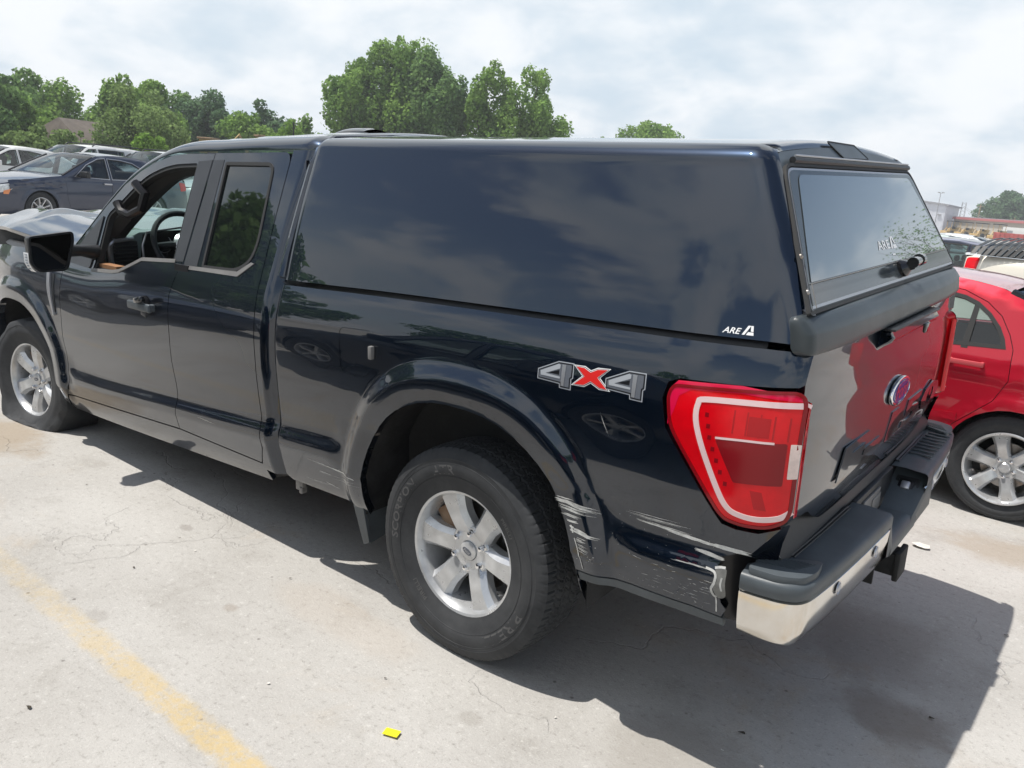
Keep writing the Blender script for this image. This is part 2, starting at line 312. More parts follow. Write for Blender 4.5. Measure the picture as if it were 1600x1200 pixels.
def panel(name,outl,S,outd,mt,parent=None,holes=(),step=.03,inset=.0025,flange=.022,hinset=0,off=0,extra=None):
    """curved sheet: 2-D outline (with holes) triangulated and laid on the surface S(a,b); edges folded inward"""
    outd=Vector(outd)
    if area(outl)<0: outl=outl[::-1]
    if inset: outl=offset_poly(outl,inset)
    loops=[resamp(outl,step)]
    for h in holes:
        h=offset_poly(h,-hinset) if hinset else (h if area(h)>0 else h[::-1]); loops.append(resamp(h,step))
    xs=[q[0] for q in outl]; ys=[q[1] for q in outl]
    gx=np.arange(min(xs)+step*.5,max(xs),step); gy=np.arange(min(ys)+step*.5,max(ys),step)
    pts=[q for l in loops for q in l]
    if len(gx) and len(gy):
        X,Y=np.meshgrid(gx,gy); X=X.ravel()+0; Y=Y.ravel()+0
        k=inpoly(X,Y,loops[0])
        for l in loops[1:]: k&=~inpoly(X,Y,l)
        X=X[k];Y=Y[k]
        if len(X):
            P=np.array(pts); mind=np.full(len(X),9.)
            for q in range(0,len(P),200): mind=np.minimum(mind,np.sqrt((X[:,None]-P[None,q:q+200,0])**2+(Y[:,None]-P[None,q:q+200,1])**2).min(1))
            k=mind>step*.45; pts=pts+list(zip(X[k].tolist(),Y[k].tolist()))
    if extra:
        X=np.array([q[0] for q in extra]);Y=np.array([q[1] for q in extra]); k=inpoly(X,Y,loops[0])
        for l in loops[1:]: k&=~inpoly(X,Y,l)
        X=X[k];Y=Y[k]; P=np.array([q for l in loops for q in l]); mind=np.full(len(X),9.)
        for q in range(0,len(P),200): mind=np.minimum(mind,np.sqrt((X[:,None]-P[None,q:q+200,0])**2+(Y[:,None]-P[None,q:q+200,1])**2).min(1))
        k=mind>.004; X=X[k];Y=Y[k]; nl=len(P); G=np.array(pts[nl:]) if len(pts)>nl else np.zeros((0,2))
        if len(G):
            mind=np.full(len(G),9.)
            for q in range(0,len(X),400): mind=np.minimum(mind,np.sqrt((G[:,0][:,None]-X[None,q:q+400])**2+(G[:,1][:,None]-Y[None,q:q+400])**2).min(1))
            G=G[mind>step*.5]
        pts=pts[:nl]+[tuple(g) for g in G.tolist()]+list(zip(X.tolist(),Y.tolist()))
    edges=[];n=0
    for l in loops:
        m=len(l); edges+=[(n+i,n+(i+1)%m) for i in range(m)]; n+=m
    v2,e2,f2,_,_,_=delaunay_2d_cdt([Vector(p) for p in pts],edges,[],1,1e-6)
    T=[f for f in f2 if len(f)==3]
    cx=np.array([sum(v2[i][0] for i in f)/3 for f in T]); cy=np.array([sum(v2[i][1] for i in f)/3 for f in T])
    k=inpoly(cx,cy,loops[0])
    for l in loops[1:]: k&=~inpoly(cx,cy,l)
    T=[f for f,q in zip(T,k) if q]
    h=.0015; V=[];NR=[]
    for p in v2:
        a,b=p; c=Vector(S(a,b)); nn=(Vector(S(a+h,b))-Vector(S(a-h,b))).cross(Vector(S(a,b+h))-Vector(S(a,b-h)))
        if nn.length<1e-12: nn=outd.copy()
        nn.normalize()
        if nn.dot(outd)<0: nn=-nn
        V.append(c+nn*off); NR.append(nn)
    Fc=[];LN=[]
    for f in T:
        a,b,c=[V[i] for i in f]
        if (b-a).cross(c-a).dot(NR[f[0]])<0: f=f[::-1]
        Fc.append(tuple(f)); LN+=[NR[i] for i in f]
    nt_=len(Fc)
    if flange:
        for li,l in enumerate(loops):
            m=len(l); base=len(V); cs=[]
            for (a,b) in l:
                c=Vector(S(a,b)); nn=(Vector(S(a+h,b))-Vector(S(a-h,b))).cross(Vector(S(a,b+h))-Vector(S(a,b-h)));
                nn=nn.normalized() if nn.length>1e-12 else outd
                if nn.dot(outd)<0: nn=-nn
                cs.append((c+nn*off,nn))
            for c,nn in cs: V.append(c)
            for c,nn in cs: V.append(c-nn*flange)
            cen=sum((c for c,_ in cs),Vector())/m
            for i in range(m):
                j=(i+1)%m; f=(base+i,base+j,base+m+j,base+m+i); fn=(V[f[1]]-V[f[0]]).cross(V[f[3]]-V[f[0]])
                # outward from sheet: perpendicular direction away from material
                e=V[f[1]]-V[f[0]]; o_=e.cross(cs[i][1])
                # loop 0 is ccw in (a,b); decide by testing orientation of triangles
                a2=l[i];b2=l[j]; mid=((a2[0]+b2[0])/2,(a2[1]+b2[1])/2); ex=(b2[0]-a2[0],b2[1]-a2[1]); ln=math.hypot(*ex) or 1
                q=(mid[0]+ex[1]/ln*.002,mid[1]-ex[0]/ln*.002)   # right side = outside for ccw loop 0
                d3=Vector(S(*q))-Vector(S(*mid))
                if li>0: d3=-d3; 
                # hole loops are ccw too: their right side is material, so flip
                if fn.dot(d3)<0: f=f[::-1]; fn=-fn
                if fn.length<1e-12: continue
                Fc.append(f); fn.normalize(); LN+=[fn]*4
    me=bpy.data.meshes.new(name); me.from_pydata([tuple(v) for v in V],[],Fc)
    me.shade_smooth()
    if len(me.loops)==len(LN): me.normals_split_custom_set([tuple(x) for x in LN])
    o=link(name,me,parent,mt); return o
def psurf(name,S,us,vs,mt,parent=None,flip=False,sharp=None):
    V=[tuple(S(u,v)) for u in us for v in vs]; n=len(vs)
    Fc=[(i*n+j,(i+1)*n+j,(i+1)*n+j+1,i*n+j+1) for i in range(len(us)-1) for j in range(n-1)]
    if flip: Fc=[f[::-1] for f in Fc]
    me=bpy.data.meshes.new(name); me.from_pydata(V,[],Fc); me.shade_smooth()
    if sharp: me.set_sharp_from_angle(angle=math.radians(sharp))
    return link(name,me,parent,mt)
def lin(a,b,n): return [a+(b-a)*i/(n-1) for i in range(n)]
def textpolys(s,bold=0.0,shear=0):
    """outline of a word as flat triangles, height about 1, from the built-in font"""
    cu_=bpy.data.curves.new('t','FONT'); cu_.body=s; cu_.size=1.38; cu_.offset=bold; cu_.shear=shear; cu_.resolution_u=2
    ob=bpy.data.objects.new('t',cu_); COL.objects.link(ob); dg=bpy.context.evaluated_depsgraph_get(); me=bpy.data.meshes.new_from_object(ob.evaluated_get(dg))
    V=[tuple(v.co) for v in me.vertices]; Fc=[tuple(p.vertices) for p in me.polygons]
    bpy.data.objects.remove(ob); bpy.data.curves.remove(cu_); bpy.data.meshes.remove(me)
    xm=min(v[0] for v in V); V=[(v[0]-xm,v[1]) for v in V]; return V,Fc,max(v[0] for v in V)
# ================================================================ wheels
def tri(x): x=x%1; return abs(x-.5)*4-1
def tyre_mesh(R=.4015,bead=.222,hw=.132,nseg=400,tread=True,flat=None,dens=1):
    """profile swept round the axle; the tread has cut grooves and sipes"""
    q=R/.4015; k=hw/.132; sb=(R-bead)/(.4015-.222)
    side=[(bead,.092*k),(bead+.012*sb,.108*k),(bead+.022*sb,.111*k),(bead+.028*sb,.1145*k),(bead+.05*sb,.120*k),(bead+.078*sb,.129*k),(bead+.084*sb,.1315*k),(bead+.11*sb,.1315*k),(bead+.128*sb,.127*k),(bead+.133*sb,.1285*k),(bead+.150*sb,.123*k),(bead+.163*sb,.117*k),(bead+.171*sb,.110*k)]
    tw=.104*k; rows=int(40*dens); tr=[(R-.0045*abs(y/tw)**3-.003*(y/tw)**2,y) for y in np.linspace(tw,-tw,rows)]
    prof=[(r,y,0) for r,y in side]+[(r,y,1) for r,y in tr]+[(r,-y,0) for r,y in side[::-1]]
    V=[];n=len(prof); nb=72
    for i in range(nseg):
        a=i/nseg
        for r,y,t in prof:
            if t and tread:
                yy=y/k; d=0
                for y0,ph in ((-.062,0),(-.021,.5),(.021,0),(.062,.5)):
                    if abs(yy-y0-.006*tri(a*nb+ph))<.0030: d=.007
                if abs(yy)>.070 and ((a*nb)%1)<.16: d=max(d,.006)
                if .070<abs(yy)<.092 and .46<((a*nb)%1)<.60: d=max(d,.003)
                if .027<abs(yy)<.056 and ((a*nb+.25+yy*14)%1)<.16: d=max(d,.006)
                if abs(yy)<.016 and ((a*nb+.6+yy*20)%1)<.15: d=max(d,.005)
                r-=d
            elif t==0 and tread and r>bead+.15*sb:
                if ((a*nb)%1)<.16: r-=.002; y*=.985
            x=r*cos(2*PI*a); z=r*sin(2*PI*a)
            V.append((x,y,z))
    Fc=[(i*n+j,i*n+j+1,((i+1)%nseg)*n+j+1,((i+1)%nseg)*n+j) for i in range(nseg) for j in range(n-1)]
    return V,Fc
def rim_builder(nsp,rr=.238,off0=0.,wide=(.078,.060,.098),dish=.012,hubr=.078,style='six'):
    y1=.100
    barrel=B(); barrel.lathe([(rr-.016,y1-.022),(rr-.003,y1-.008),(rr+.0015,y1),(rr+.001,y1+.006),(rr-.005,y1+.008),(rr-.013,y1+.004),(rr-.020,y1-.012),(rr-.026,y1-.03),(rr-.030,y1-.09),(rr-.036,-.02),(rr-.03,-.09),(rr-.002,-.10)],64)
    sp=B()
    for k in range(nsp):
        a=2*PI*k/nsp+off0; rows=[]
        for t in lin(0,1,9):
            r=hubr*.75+(rr-.018-hubr*.75)*t
            w=wide[0]+(wide[1]-wide[0])*min(1,t*2.2) if t<.45 else wide[1]+(wide[2]-wide[1])*((t-.45)/.55)**1.3
            y=y1-.026-dish*(1-t)+.014*math.sin(PI*t)*.6 + (.010*t)
            hw_=w/2; top=hw_*.62
            sec=[(-hw_,y-.055),(-hw_,y-.020),(-hw_*.93,y-.016),(-top,y),(top,y),(hw_*.93,y-.016),(hw_,y-.020),(hw_,y-.055)]
            ca,sa=cos(a),sin(a)
            rows.append([(r*ca-s*sa,yy,r*sa+s*ca) for s,yy in sec])
        sp.grid(rows)
    hub=B(); yh=y1-.026-dish
    hub.lathe([(0.0,yh-.004),(.036,yh-.004),(.038,yh+.0),(hubr*.62,yh+.001),(hubr*.97,yh-.002),(hubr*1.02,yh-.008),(hubr*1.02,yh-.05)],48)
    return barrel,sp,hub,yh
def lugs(n,rad,yh,a0):
    out_=[]
    for k in range(n):
        a=a0+2*PI*k/n; b=B(); T=Matrix.Translation((rad*cos(a),yh-.002,rad*sin(a)))
        b.lathe([(.015,-.004),(.0155,.001),(.012,.002)],16,T=T); b.lathe([(.0115,.0),(.0115,.014),(.009,.019),(.005,.021),(0,.0215)],6,T=T); out_.append(b)
    return out_
def arc_text(s,r,y,ang,h,wide=1.0,flip=False,bold=.01,hw=.1315):
    """raised letters round a tyre sidewall; ang = centre, letters read outward-up"""
    V,Fc,wd=textpolys(s,bold); b=B(); sc=h; tot=wd*sc*wide
    o=[]
    for dy in (0,.0011):
        for x,z in [(v[0],v[1]) for v in V]:
            t=(x*sc*wide-tot/2)
            if not flip: rr=r+z*sc; a=ang+t/r
            else: rr=r+h-z*sc; a=ang-t/r
            yy=y(rr)+dy-.0006
            o.append((rr*cos(a),yy,rr*sin(a)))
    n=len(V); FF=[tuple(f) for f in Fc]+[tuple(i+n for i in f) for f in Fc]
    cnt={}
    for f in Fc:
        for i in range(len(f)):
            e=(f[i],f[(i+1)%len(f)]); cnt[e]=1
    for e in list(cnt):
        if (e[1],e[0]) not in cnt: FF.append((e[0],e[1],e[1]+n,e[0]+n))
    b.add(o,FF); return b
WM={}
def make_wheel(parent,mw,key='truck',rot=0.,flat=None,full=True):
    """wheel > tyre, rim (> spoke, lug_nut, centre_cap)"""
    w=empty('wheel',None,None,parent=parent); w.matrix_world=mw
    S_={'truck':dict(R=.4015,bead=.222,hw=.132,nsp=6,rr=.238,off=0,nl=6,lr=.0675,wide=(.092,.088,.122),hubr=.092,dish=.012),
       'red':dict(R=.320,bead=.208,hw=.100,nsp=6,rr=.219,off=.25,nl=5,lr=.052,wide=(.080,.074,.104),hubr=.075,dish=.010),
       'sedan':dict(R=.335,bead=.212,hw=.108,nsp=9,rr=.223,off=0,nl=5,lr=.057,wide=(.030,.026,.046),hubr=.072,dish=.016),
       'plain':dict(R=.335,bead=.205,hw=.108,nsp=5,rr=.216,off=.3,nl=5,lr=.057,wide=(.060,.045,.080),hubr=.075,dish=.012)}[key]
    kk=(key,flat is not None)
    if kk not in WM:
        nseg=432 if key=='truck' and not flat else (160 if key!='truck' else 180)
        V,Fc=tyre_mesh(S_['R'],S_['bead'],S_['hw'],nseg,tread=(key=='truck' and not flat) ,dens=1.5 if key=='truck' and not flat else .6)
        if key!='truck': V,Fc=tyre_mesh(S_['R'],S_['bead'],S_['hw'],216,tread=True,dens=.5) if key=='red' else (V,Fc)
        if flat:
            rnd=random.Random(3); V2=[]
            for x,y,z in V:   # wheel-space z is up for the flat one (no spin)
                g=flat; r=math.hypot(x,z); a=math.atan2(z,x)
                sag=.016*sin(3*a+1)+.010*sin(7*a)+.006*sin(17*a+y*30)
                if r>.26: z+=sag*.6*(r-.26)/.14 if z>g+.02 else 0; x+=sag*.5*(r-.26)/.14
                lo=g+ .0
                if z<g+.10 and r>.23:
                    t=max(0,(g+.10-z))/.25; y=y*(1+.42*min(1,t*1.6)); x*=1+.10*min(1,t*1.5)
                    if z<lo: z=lo+(.004*sin(x*40)+.004)
                    else: z=lo+(z-lo)*(.72+.28*min(1,(z-lo)/.10))
                V2.append((x,y,z))
            V=V2
        tm=bpy.data.meshes.new('tyre'); tm.from_pydata(V,[],Fc); tm.shade_smooth(); tm.set_sharp_from_angle(angle=math.radians(32)); tm.materials.append(M['tyre'])
        WM[kk]=tm
    t=link('tyre',WM[kk],w); 
    if flat is None: t.rotation_euler=(0,0,0)
    if key not in WM:
        ba,sp,hub,yh=rim_builder(S_['nsp'],S_['rr'],0,S_['wide'],S_['dish'],S_['hubr'])
        r0=ba.build('rim','alloy',None); s0=None
        WM[key]=dict(rim=r0.data,yh=yh)
        one=B(); n_=S_['nsp']
        _,sp1,_,_=rim_builder(1,S_['rr'],0,S_['wide'],S_['dish'],S_['hubr']); o1=sp1.build('spoke','alloy',None,sharp=30); WM[key]['spoke']=o1.data
        o2=hub.build('hub_face','alloy',None); WM[key]['hub']=o2.data
        o3=lugs(1,S_['lr'],yh,0)[0].build('lug_nut','chrome',None); WM[key]['lug']=o3.data
        c=B(); c.lathe([(.030 if key!='truck' else .036,yh-.004),(.030 if key!='truck' else .036,yh+.006),(.026,yh+.010),(0,yh+.011)],32); o4=c.build('centre_cap','alloy',None); WM[key]['cap']=o4.data
        for o in (r0,o1,o2,o3,o4): bpy.data.objects.remove(o)
    D=WM[key]; R_=link('rim',D['rim'],w); R_.rotation_euler=(0,-rot,0)
    for k in range(S_['nsp']):
        s=link('spoke',D['spoke'],R_); s.rotation_euler=(0,-(2*PI*k/S_['nsp']+S_['off']),0)
    link('hub_face',D['hub'],R_)
    for k in range(S_['nl']):
        s=link('lug_nut',D['lug'],R_); s.rotation_euler=(0,-(2*PI*(k+.5)/S_['nl']+S_['off']),0)
    cp=link('centre_cap',D['cap'],R_)
    if key=='truck' and full:
        yh=D['yh']
        b=B(); b.prism([(.022*cos(a),.011*sin(a)) for a in lin(0,2*PI,25)[:-1]],yh+.0100,yh+.0125,T=Matrix.Rotation(-.35,4,'Y')); b.build('cap_emblem','decgrey2',R_)
        V,Fc,wd=textpolys('Ford',.01,.35); b=B(); b.add([(-(x-wd/2)*.011,yh+.0132,(z-.4)*.011) for x,z,*_ in [(v[0],v[1]) for v in V]],Fc,T=Matrix.Rotation(-.35,4,'Y')); b.build('cap_lettering','silver',R_)
        v=B(); v.tube([(.205*cos(3.6),.055,.205*sin(3.6)),(.19*cos(3.6),.088,.19*sin(3.6))],.006,8); v.build('valve_stem','black',R_)
        d=B(); d.lathe([(.06,-.005),(.165,-.005),(.165,-.03),(.06,-.03)],40); d.build('brake_disc','steel',w)
        c=B(); c.box((.12,.012,.09),(.11,.05,.10),(0,.7,0)); c.build('brake_caliper','rust',w,bev=.008)
    else:
        d=B(); d.lathe([(.0,-.01),(.14,-.01),(.14,-.03)],24); d.build('brake_disc','steel',w)
    return w
def wheel_mat(x,y,z,steer=0,camber=0,right=False):
    return Matrix.Translation((x,y,z))@Matrix.Rotation(steer+(PI if right else 0),4,'Z')@Matrix.Rotation(camber,4,'X')
# ================================================================ the dark pickup
TZ=-0.00303673
TM=Matrix.Translation((0,0,.4+TZ))@Euler((-.05290186,.0184407,0)).to_matrix().to_4x4()@Matrix.Translation((0,0,-.4))
T_=empty('pickup_truck','dark navy pickup with a matching bed shell, scraped rear corner and flat front tyre','pickup truck')
T_.matrix_world=TM; bpy.context.view_layer.update()
ZS=Sm([(-1.25,1.385),(-.4,1.362),(.4,1.338),(1.05,1.312),(1.6,1.304),(2.0,1.292),(2.35,1.258),(2.7,1.205),(3.1,1.196),(3.6,1.20),(4.1,1.19),(4.5,1.16)])
PR=Sm([(.28,.850),(.34,.880),(.40,.915),(.46,.944),(.52,.962),(.58,.975),(.622,.983),(.648,.981),(.694,.9655),(.715,.9640),(.76,.967),(.85,.974),(.94,.978),(1.03,.978),(1.10,.974),(1.16,.966),(1.22,.953),(1.27,.938),(1.315,.920)])
FL=Sm([(3.05,0),(3.6,-.0),(3.95,-.02),(4.3,-.10),(4.5,-.22)])
def arch(x,z,cx,cz,a,b,n,h,r1=1.27,r0=1.13):
    dx=abs(x-cx)/a; dz=max(0,z-cz)/b; r=(dx**n+dz**n)**(1/n)
    if r>1.5: return 0
    v=1-sstep(r0,r1,r)
    # shallow outward roll of the flare face towards its lip
    v*=(1-.16*sstep(1.12,1.0,r)) if r<1.12 else 1
    return h*v*sstep(.40,.62,z+.12)
LD=Sm([(-.7,.075),(-.3,.07),(.65,.03),(1.2,-.005),(1.87,-.05),(3.04,-.11),(3.5,-.11)])
RA=(-.008,.44,.512,.572,2.35); FA=(3.70,.38,.50,.53,2.3)
def SIDE(x,z):
    zs=ZS(x); k=max(0,min(1,(z-.75)/.5)); zz_=z-(zs-1.315)*k
    zz_-=LD(x)*(1-sstep(.78,1.0,z))
    if zz_<=1.315:
        y=PR(zz_)
        if .55<zz_<.80:
            r=9
            for A_ in (RA,FA):
                r=min(r,((abs(x-A_[0])/A_[2])**2.3+(max(0,z-A_[1])/A_[3])**2.3)**(1/2.3))
            w_=1-sstep(1.24,1.46,r)
            if w_>0: y=y*(1-w_)+(.969+.009*sstep(.80,.55,zz_)-.004*abs(zz_-.7))*w_ if .57<zz_<.78 else y
    else: y=.920-(zz_-1.315)*.385
    y+=arch(x,z,*RA,.024); y+=arch(x,z,*FA,.028)
    if x<-.72: y-=.30*(x+.72)**2
    if x<-1.045: y-=2.9*(x+1.045)**2
    if x>3.1: y+=FL(x)
    return y
def S_left(x,z): return (x,SIDE(x,z),z)
def S_right(x,z): return (x,-SIDE(x,z),z)
def S_cabL(x,z):
    y=SIDE(x,z)
    if x<1.140: y-=.070*((1.140-x)/.065)**2*(1-.75*sstep(1.45,1.80,z))
    return (x,y,z)
def S_cabR(x,z): a=S_cabL(x,z); return (a[0],-a[1],a[2])
def S_bedL(x,z):
    y=SIDE(x,z)
    if x>1.03: y-=.012*((x-1.03)/.02)**2
    return (x,y,z)
def S_bedR(x,z): a=S_bedL(x,z); return (a[0],-a[1],a[2])
def ledge_rows(xa,xb,dx=.03):
    o=[]; x=xa
    while x<xb:
        for q in (.605,.620,.634,.648,.660,.672,.684,.696,.708): o.append((x,q+LD(x)))
        x+=dx
    return o
def arch_rings(A,n=120):
    cx,cz,a,b,p=A; o=[]
    for r in (1.10,1.135,1.15,1.165,1.18,1.195,1.21,1.225,1.24,1.26,1.29):
        for t in lin(-.15,PI+.15,n):
            c,s_=cos(t),sin(t); z=cz+b*r*abs(s_)**(2/p)*(1 if s_>0 else 0); x=cx+a*r*math.copysign(abs(c)**(2/p),c)
            if z<=cz: z=cz-abs(s_)*.6
            o.append((x,z))
    for r in (1.135,1.15,1.165,1.18,1.195,1.21,1.225,1.24,1.26):
        for z in lin(cz-.02,cz+.25,10):
            dz=max(0,z-cz)/b; q=max(0,r**p-dz**p)**(1/p)*a; o+=[(cx+q,z),(cx-q,z)]
    return o
def archpts(A,z0,n=26,s=1.0,rev=False):
    cx,cz,a,b,p=A; o=[]
    ts=lin(0,PI,n)
    for t in ts:
        c,s_=cos(t),sin(t); o.append((cx+a*s*math.copysign(abs(c)**(2/p),c),cz+b*s*abs(s_)**(2/p)))
    o=[(cx+a*s*.985,z0)]+o+[(cx-a*s*.985,z0)]
    return o[::-1] if rev else o    # from front (+x) to rear
fdoor=[(3.075,1.225),(3.066,1.13),(3.078,.91),(3.094,.745),(3.075,.61),(3.07,.50),(3.11,.415),(2.5,.452),(1.876,.49),(1.878,.59),(1.874,.72),(1.888,.85),(1.888,1.04),(1.888,1.16),(1.838,1.296),(1.822,1.49),(1.812,1.62),(1.808,1.817),(2.05,1.812),(2.2,1.800),(2.365,1.762),(2.50,1.712),(2.64,1.640),(2.788,1.519),(2.90,1.405)]
fwin=roundp([(1.938,1.768),(1.912,1.306),(2.215,1.283),(2.30,1.250),(2.42,1.204),(2.50,1.192),(2.728,1.176),(2.748,1.478),(2.64,1.545),(2.52,1.632),(2.41,1.694),(2.26,1.738),(2.14,1.758)],[.02,.02,.06,.05,.06,.04,.03,.04,.08,.06,.06,.05,.05])
rdoor=roundp([(1.808,1.819),(1.812,1.62),(1.822,1.49),(1.838,1.296),(1.888,1.16),(1.888,1.04),(1.888,.85),(1.874,.72),(1.878,.59),(1.876,.49),(1.205,.482),(1.168,.57),(1.178,.74),(1.183,.97),(1.192,1.2),(1.200,1.34),(1.213,1.56),(1.219,1.835)],[0]*11+[.02]+[0]*5+[.055])
rwin=roundp([(1.695,1.775),(1.322,1.782),(1.282,1.45),(1.300,1.368),(1.385,1.318),(1.655,1.308)],[.01,.05,.08,.06,.05,.01])
for sg,SL,SC_ in ((1,S_left,S_cabL),(-1,S_right,S_cabR)):
    od=(0,sg,0); st=.03 if sg>0 else .07
    d=panel('front_door',fdoor,SL,od,'navy',T_,[fwin],step=st,flange=.03,extra=ledge_rows(1.9,3.1) if sg>0 else None); 
    fr=offset_poly(fwin,-.010)
    panel('window_seal',fwin,SL,od,'gasket',d,[offset_poly(fwin,.016)],step=st,inset=-.006,flange=.03,off=-.006)
    # dull belt moulding under the opening
    lo=[(1.892,1.306),(2.215,1.283),(2.30,1.250),(2.42,1.204),(2.50,1.192),(2.735,1.176)]; up=[(a,b+.017) for a,b in lo]
    panel('belt_moulding',lo+up[::-1],SL,od,'belt',d,step=st,inset=0,flange=.01,off=.004)
    # satin black film on the B-pillar half that belongs to the door
    panel('pillar_film',[(1.826,1.318),(1.906,1.311),(1.934,1.775),(1.816,1.785)],SL,od,'pillar',d,step=st,inset=0,flange=.002,off=.0015)
    # black sail in the front corner of the door
    panel('mirror_sail',roundp([(2.76,1.19),(3.045,1.20),(2.90,1.36),(2.775,1.470)],.015),SL,od,'pillar',d,step=st,inset=0,flange=.008,off=.006)
    d2=panel('rear_door',rdoor,SL,od,'navy',T_,[rwin],step=st,flange=.03,extra=ledge_rows(1.2,1.88) if sg>0 else None)
    panel('window_seal',offset_poly(rwin,-.004),SL,od,'gasket',d2,[offset_poly(rwin,.011)],step=st,inset=0,flange=.012,off=.003)
    panel('window_pane',offset_poly(rwin,.004),SL,od,'glassdark',d2,step=.05,inset=0,flange=0,off=-.006)
    lo=[(1.376,1.318),(1.655,1.306),(1.815,1.300)]; up=[(a,b-.017) for a,b in lo]
    panel('belt_moulding',[(1.293,1.365),(1.376,1.318),(1.655,1.308),(1.815,1.303),(1.815,1.286),(1.655,1.291),(1.366,1.298),(1.270,1.362)],SL,od,'belt',d2,step=st,inset=0,flange=.008,off=.004)
    panel('pillar_film',[(1.700,1.309),(1.812,1.303),(1.800,1.785),(1.716,1.787)],SL,od,'pillar',d2,step=st,inset=0,flange=.002,off=.0015)
    # cab corner behind the rear door, with sill
    cc=[(1.876,.486),(1.205,.478),(1.168,.57),(1.178,.74),(1.183,.97),(1.192,1.2),(1.200,1.34),(1.213,1.56),(1.219,1.842),(1.085,1.846),(1.078,1.5),(1.072,1.1),(1.072,.5),(1.075,.435),(1.87,.445)]
    c=panel('cab_corner',[(1.205,.478),(1.168,.57),(1.178,.74),(1.183,.97),(1.192,1.2),(1.200,1.34),(1.213,1.56),(1.219,1.842),(1.085,1.846),(1.078,1.5),(1.072,1.1),(1.072,.5),(1.075,.44),(1.195,.448)],SC_,od,'navy',T_,step=.02 if sg>0 else .05)
    panel('rocker_panel',[(3.115,.41),(2.5,.447),(1.876,.485),(1.20,.477),(1.195,.445),(1.195,.385),(2.2,.345),(3.17,.31)],lambda x,z,sg=sg:(x,sg*(SIDE(x,z)-.004),z),od,'navy',T_,step=.03 if sg>0 else .08)
    # front wing
    fa=archpts(FA,.33)     # front to rear
    fend=[(3.11,.415),(3.07,.50),(3.075,.61),(3.094,.745),(3.078,.91),(3.066,1.13),(3.075,1.222),(3.3,1.222),(3.6,1.228),(4.0,1.215),(4.35,1.18),(4.46,1.05),(4.50,.80),(4.45,.60),(4.22,.55)]+[q for q in fa if q[1]>.30 and q[0]>-9]
    fend=[q for q in fend]
    f=panel('front_wing',fend[:14]+[(4.25,.50)]+fa[1:-1]+[(3.222,.36),(3.16,.33)],SL,od,'navy',T_,step=.02 if sg>0 else .07,flange=.04,extra=arch_rings(FA) if sg>0 else None)
    panel('vent_trim',roundp([(3.235,1.128),(3.200,1.135),(3.175,1.04),(3.150,.885),(3.165,.880),(3.215,1.03)],.006),SL,od,'silver',f,step=.02,inset=0,flange=.012,off=.011)
    panel('vent_opening',[(3.195,1.12),(3.150,1.12),(3.140,.93),(3.150,.90)],SL,od,'black',f,step=.03,inset=0,flange=.003,off=.0025)
# door handle, with the key-cylinder cover hanging open
def handle(par,x,z,sg=1,col='pillar'):
    y=SIDE(x,z); b=B(); b.box((x+.0,sg*(y+.030),z),(.215,.020,.042)); b.box((x+.085,sg*(y+.012),z),(.03,.03,.036)); b.box((x-.085,sg*(y+.012),z),(.03,.03,.036)); return b.build('door_handle','greyplast',par,bev=.008,seg=3)
fd=[o for o in T_.children if o.name.startswith('front_door')][0]
h=handle(fd,2.105,1.078)
b=B(); y=SIDE(2.10,1.09); b.lathe([(.042,.0),(.044,.004),(.03,.006),(.0,.003)],24,T=Matrix.Translation((2.105,y-.002,1.085))@Matrix.Scale(1.15,4,(1,0,0))); b.build('handle_recess','decblack',fd)
b=B(); b.box((2.075,y+.045,1.115),(.075,.03,.030),(0,.2,0)); b.build('handle_cap','blackgloss',fd,bev=.01)
b=B(); b.box((2.085,y+.020,1.045),(.05,.012,.03),(0,-.2,0)); b.build('lock_cover','pillar',fd,bev=.005)
# ---- bed sides
def bedside(sg):
    ra=archpts(RA,.52)
    o=[(1.062,1.300),(1.058,.98),(1.052,.74),(1.060,.49),(1.00,.455),(.535,.462)]
    o+= [q for q in archpts(RA,.47)[1:-1]]
    o+=[(-.515,.585),(-.70,.598),(-.9,.598),(-.985,.588),(-1.00,.62)]
    if sg>0: o+=[(-.985,.64),(-.965,.72),(-.972,.775),(-1.01,.795),(-1.045,.80)]
    else: o+=[(-1.01,.70),(-1.045,.80)]
    o+=[(-1.115,.895),(-1.06,.872),(-1.0,.870),(-.962,.878),(-.940,.905),(-.86,1.012),(-.778,1.118),(-.758,1.20),(-.768,1.245),(-.80,1.259),(-.968,1.268),(-1.108,1.281),(-1.120,1.29),(-1.122,1.372)]
    o+=[(x,ZS(x)-.008) for x in (-1.0,-.8,-.6,-.4,-.2,0,.2,.4,.6,.8,1.0)]
    fuel=roundp([(.638,1.190),(.440,1.202),(.428,1.085),(.475,1.022),(.615,1.020)],[.03,.035,.03,.03,.035])
    S=S_bedL if sg>0 else S_bedR
    p=panel('bed_side',o,S,(0,sg,0),'navy',T_,[offset_poly(fuel,-.0004)] if sg>0 else [],step=.020 if sg>0 else .06,flange=.03,inset=.0015,extra=(arch_rings(RA)+[q for q in ledge_rows(-.98,1.05) if not -.62<q[0]<.60]) if sg>0 else None)
    if sg>0:
        fl=panel('fuel_door',fuel,S,(0,1,0),'navy',p,step=.03,inset=.0012,flange=.012,off=-.0012)
        y=SIDE(.43,1.14); b=B(); b.box((.437,y+.010,1.125),(.018,.02,.050)); b.build('fuel_door_catch','belt',fl,bev=.004)
    panel('lower_valance',[(-.515,.578),(-.70,.592),(-.9,.592),(-.985,.582),(-.99,.556),(-.85,.562),(-.62,.558),(-.52,.548)],lambda x,z,sg=sg:(x,sg*(SIDE(x,.6)-.010+(z-.58)*.3),z),(0,sg,0),'greyplast',T_,step=.03,inset=0,flange=.03)
    return p
bedL=bedside(1); bedR=bedside(-1)
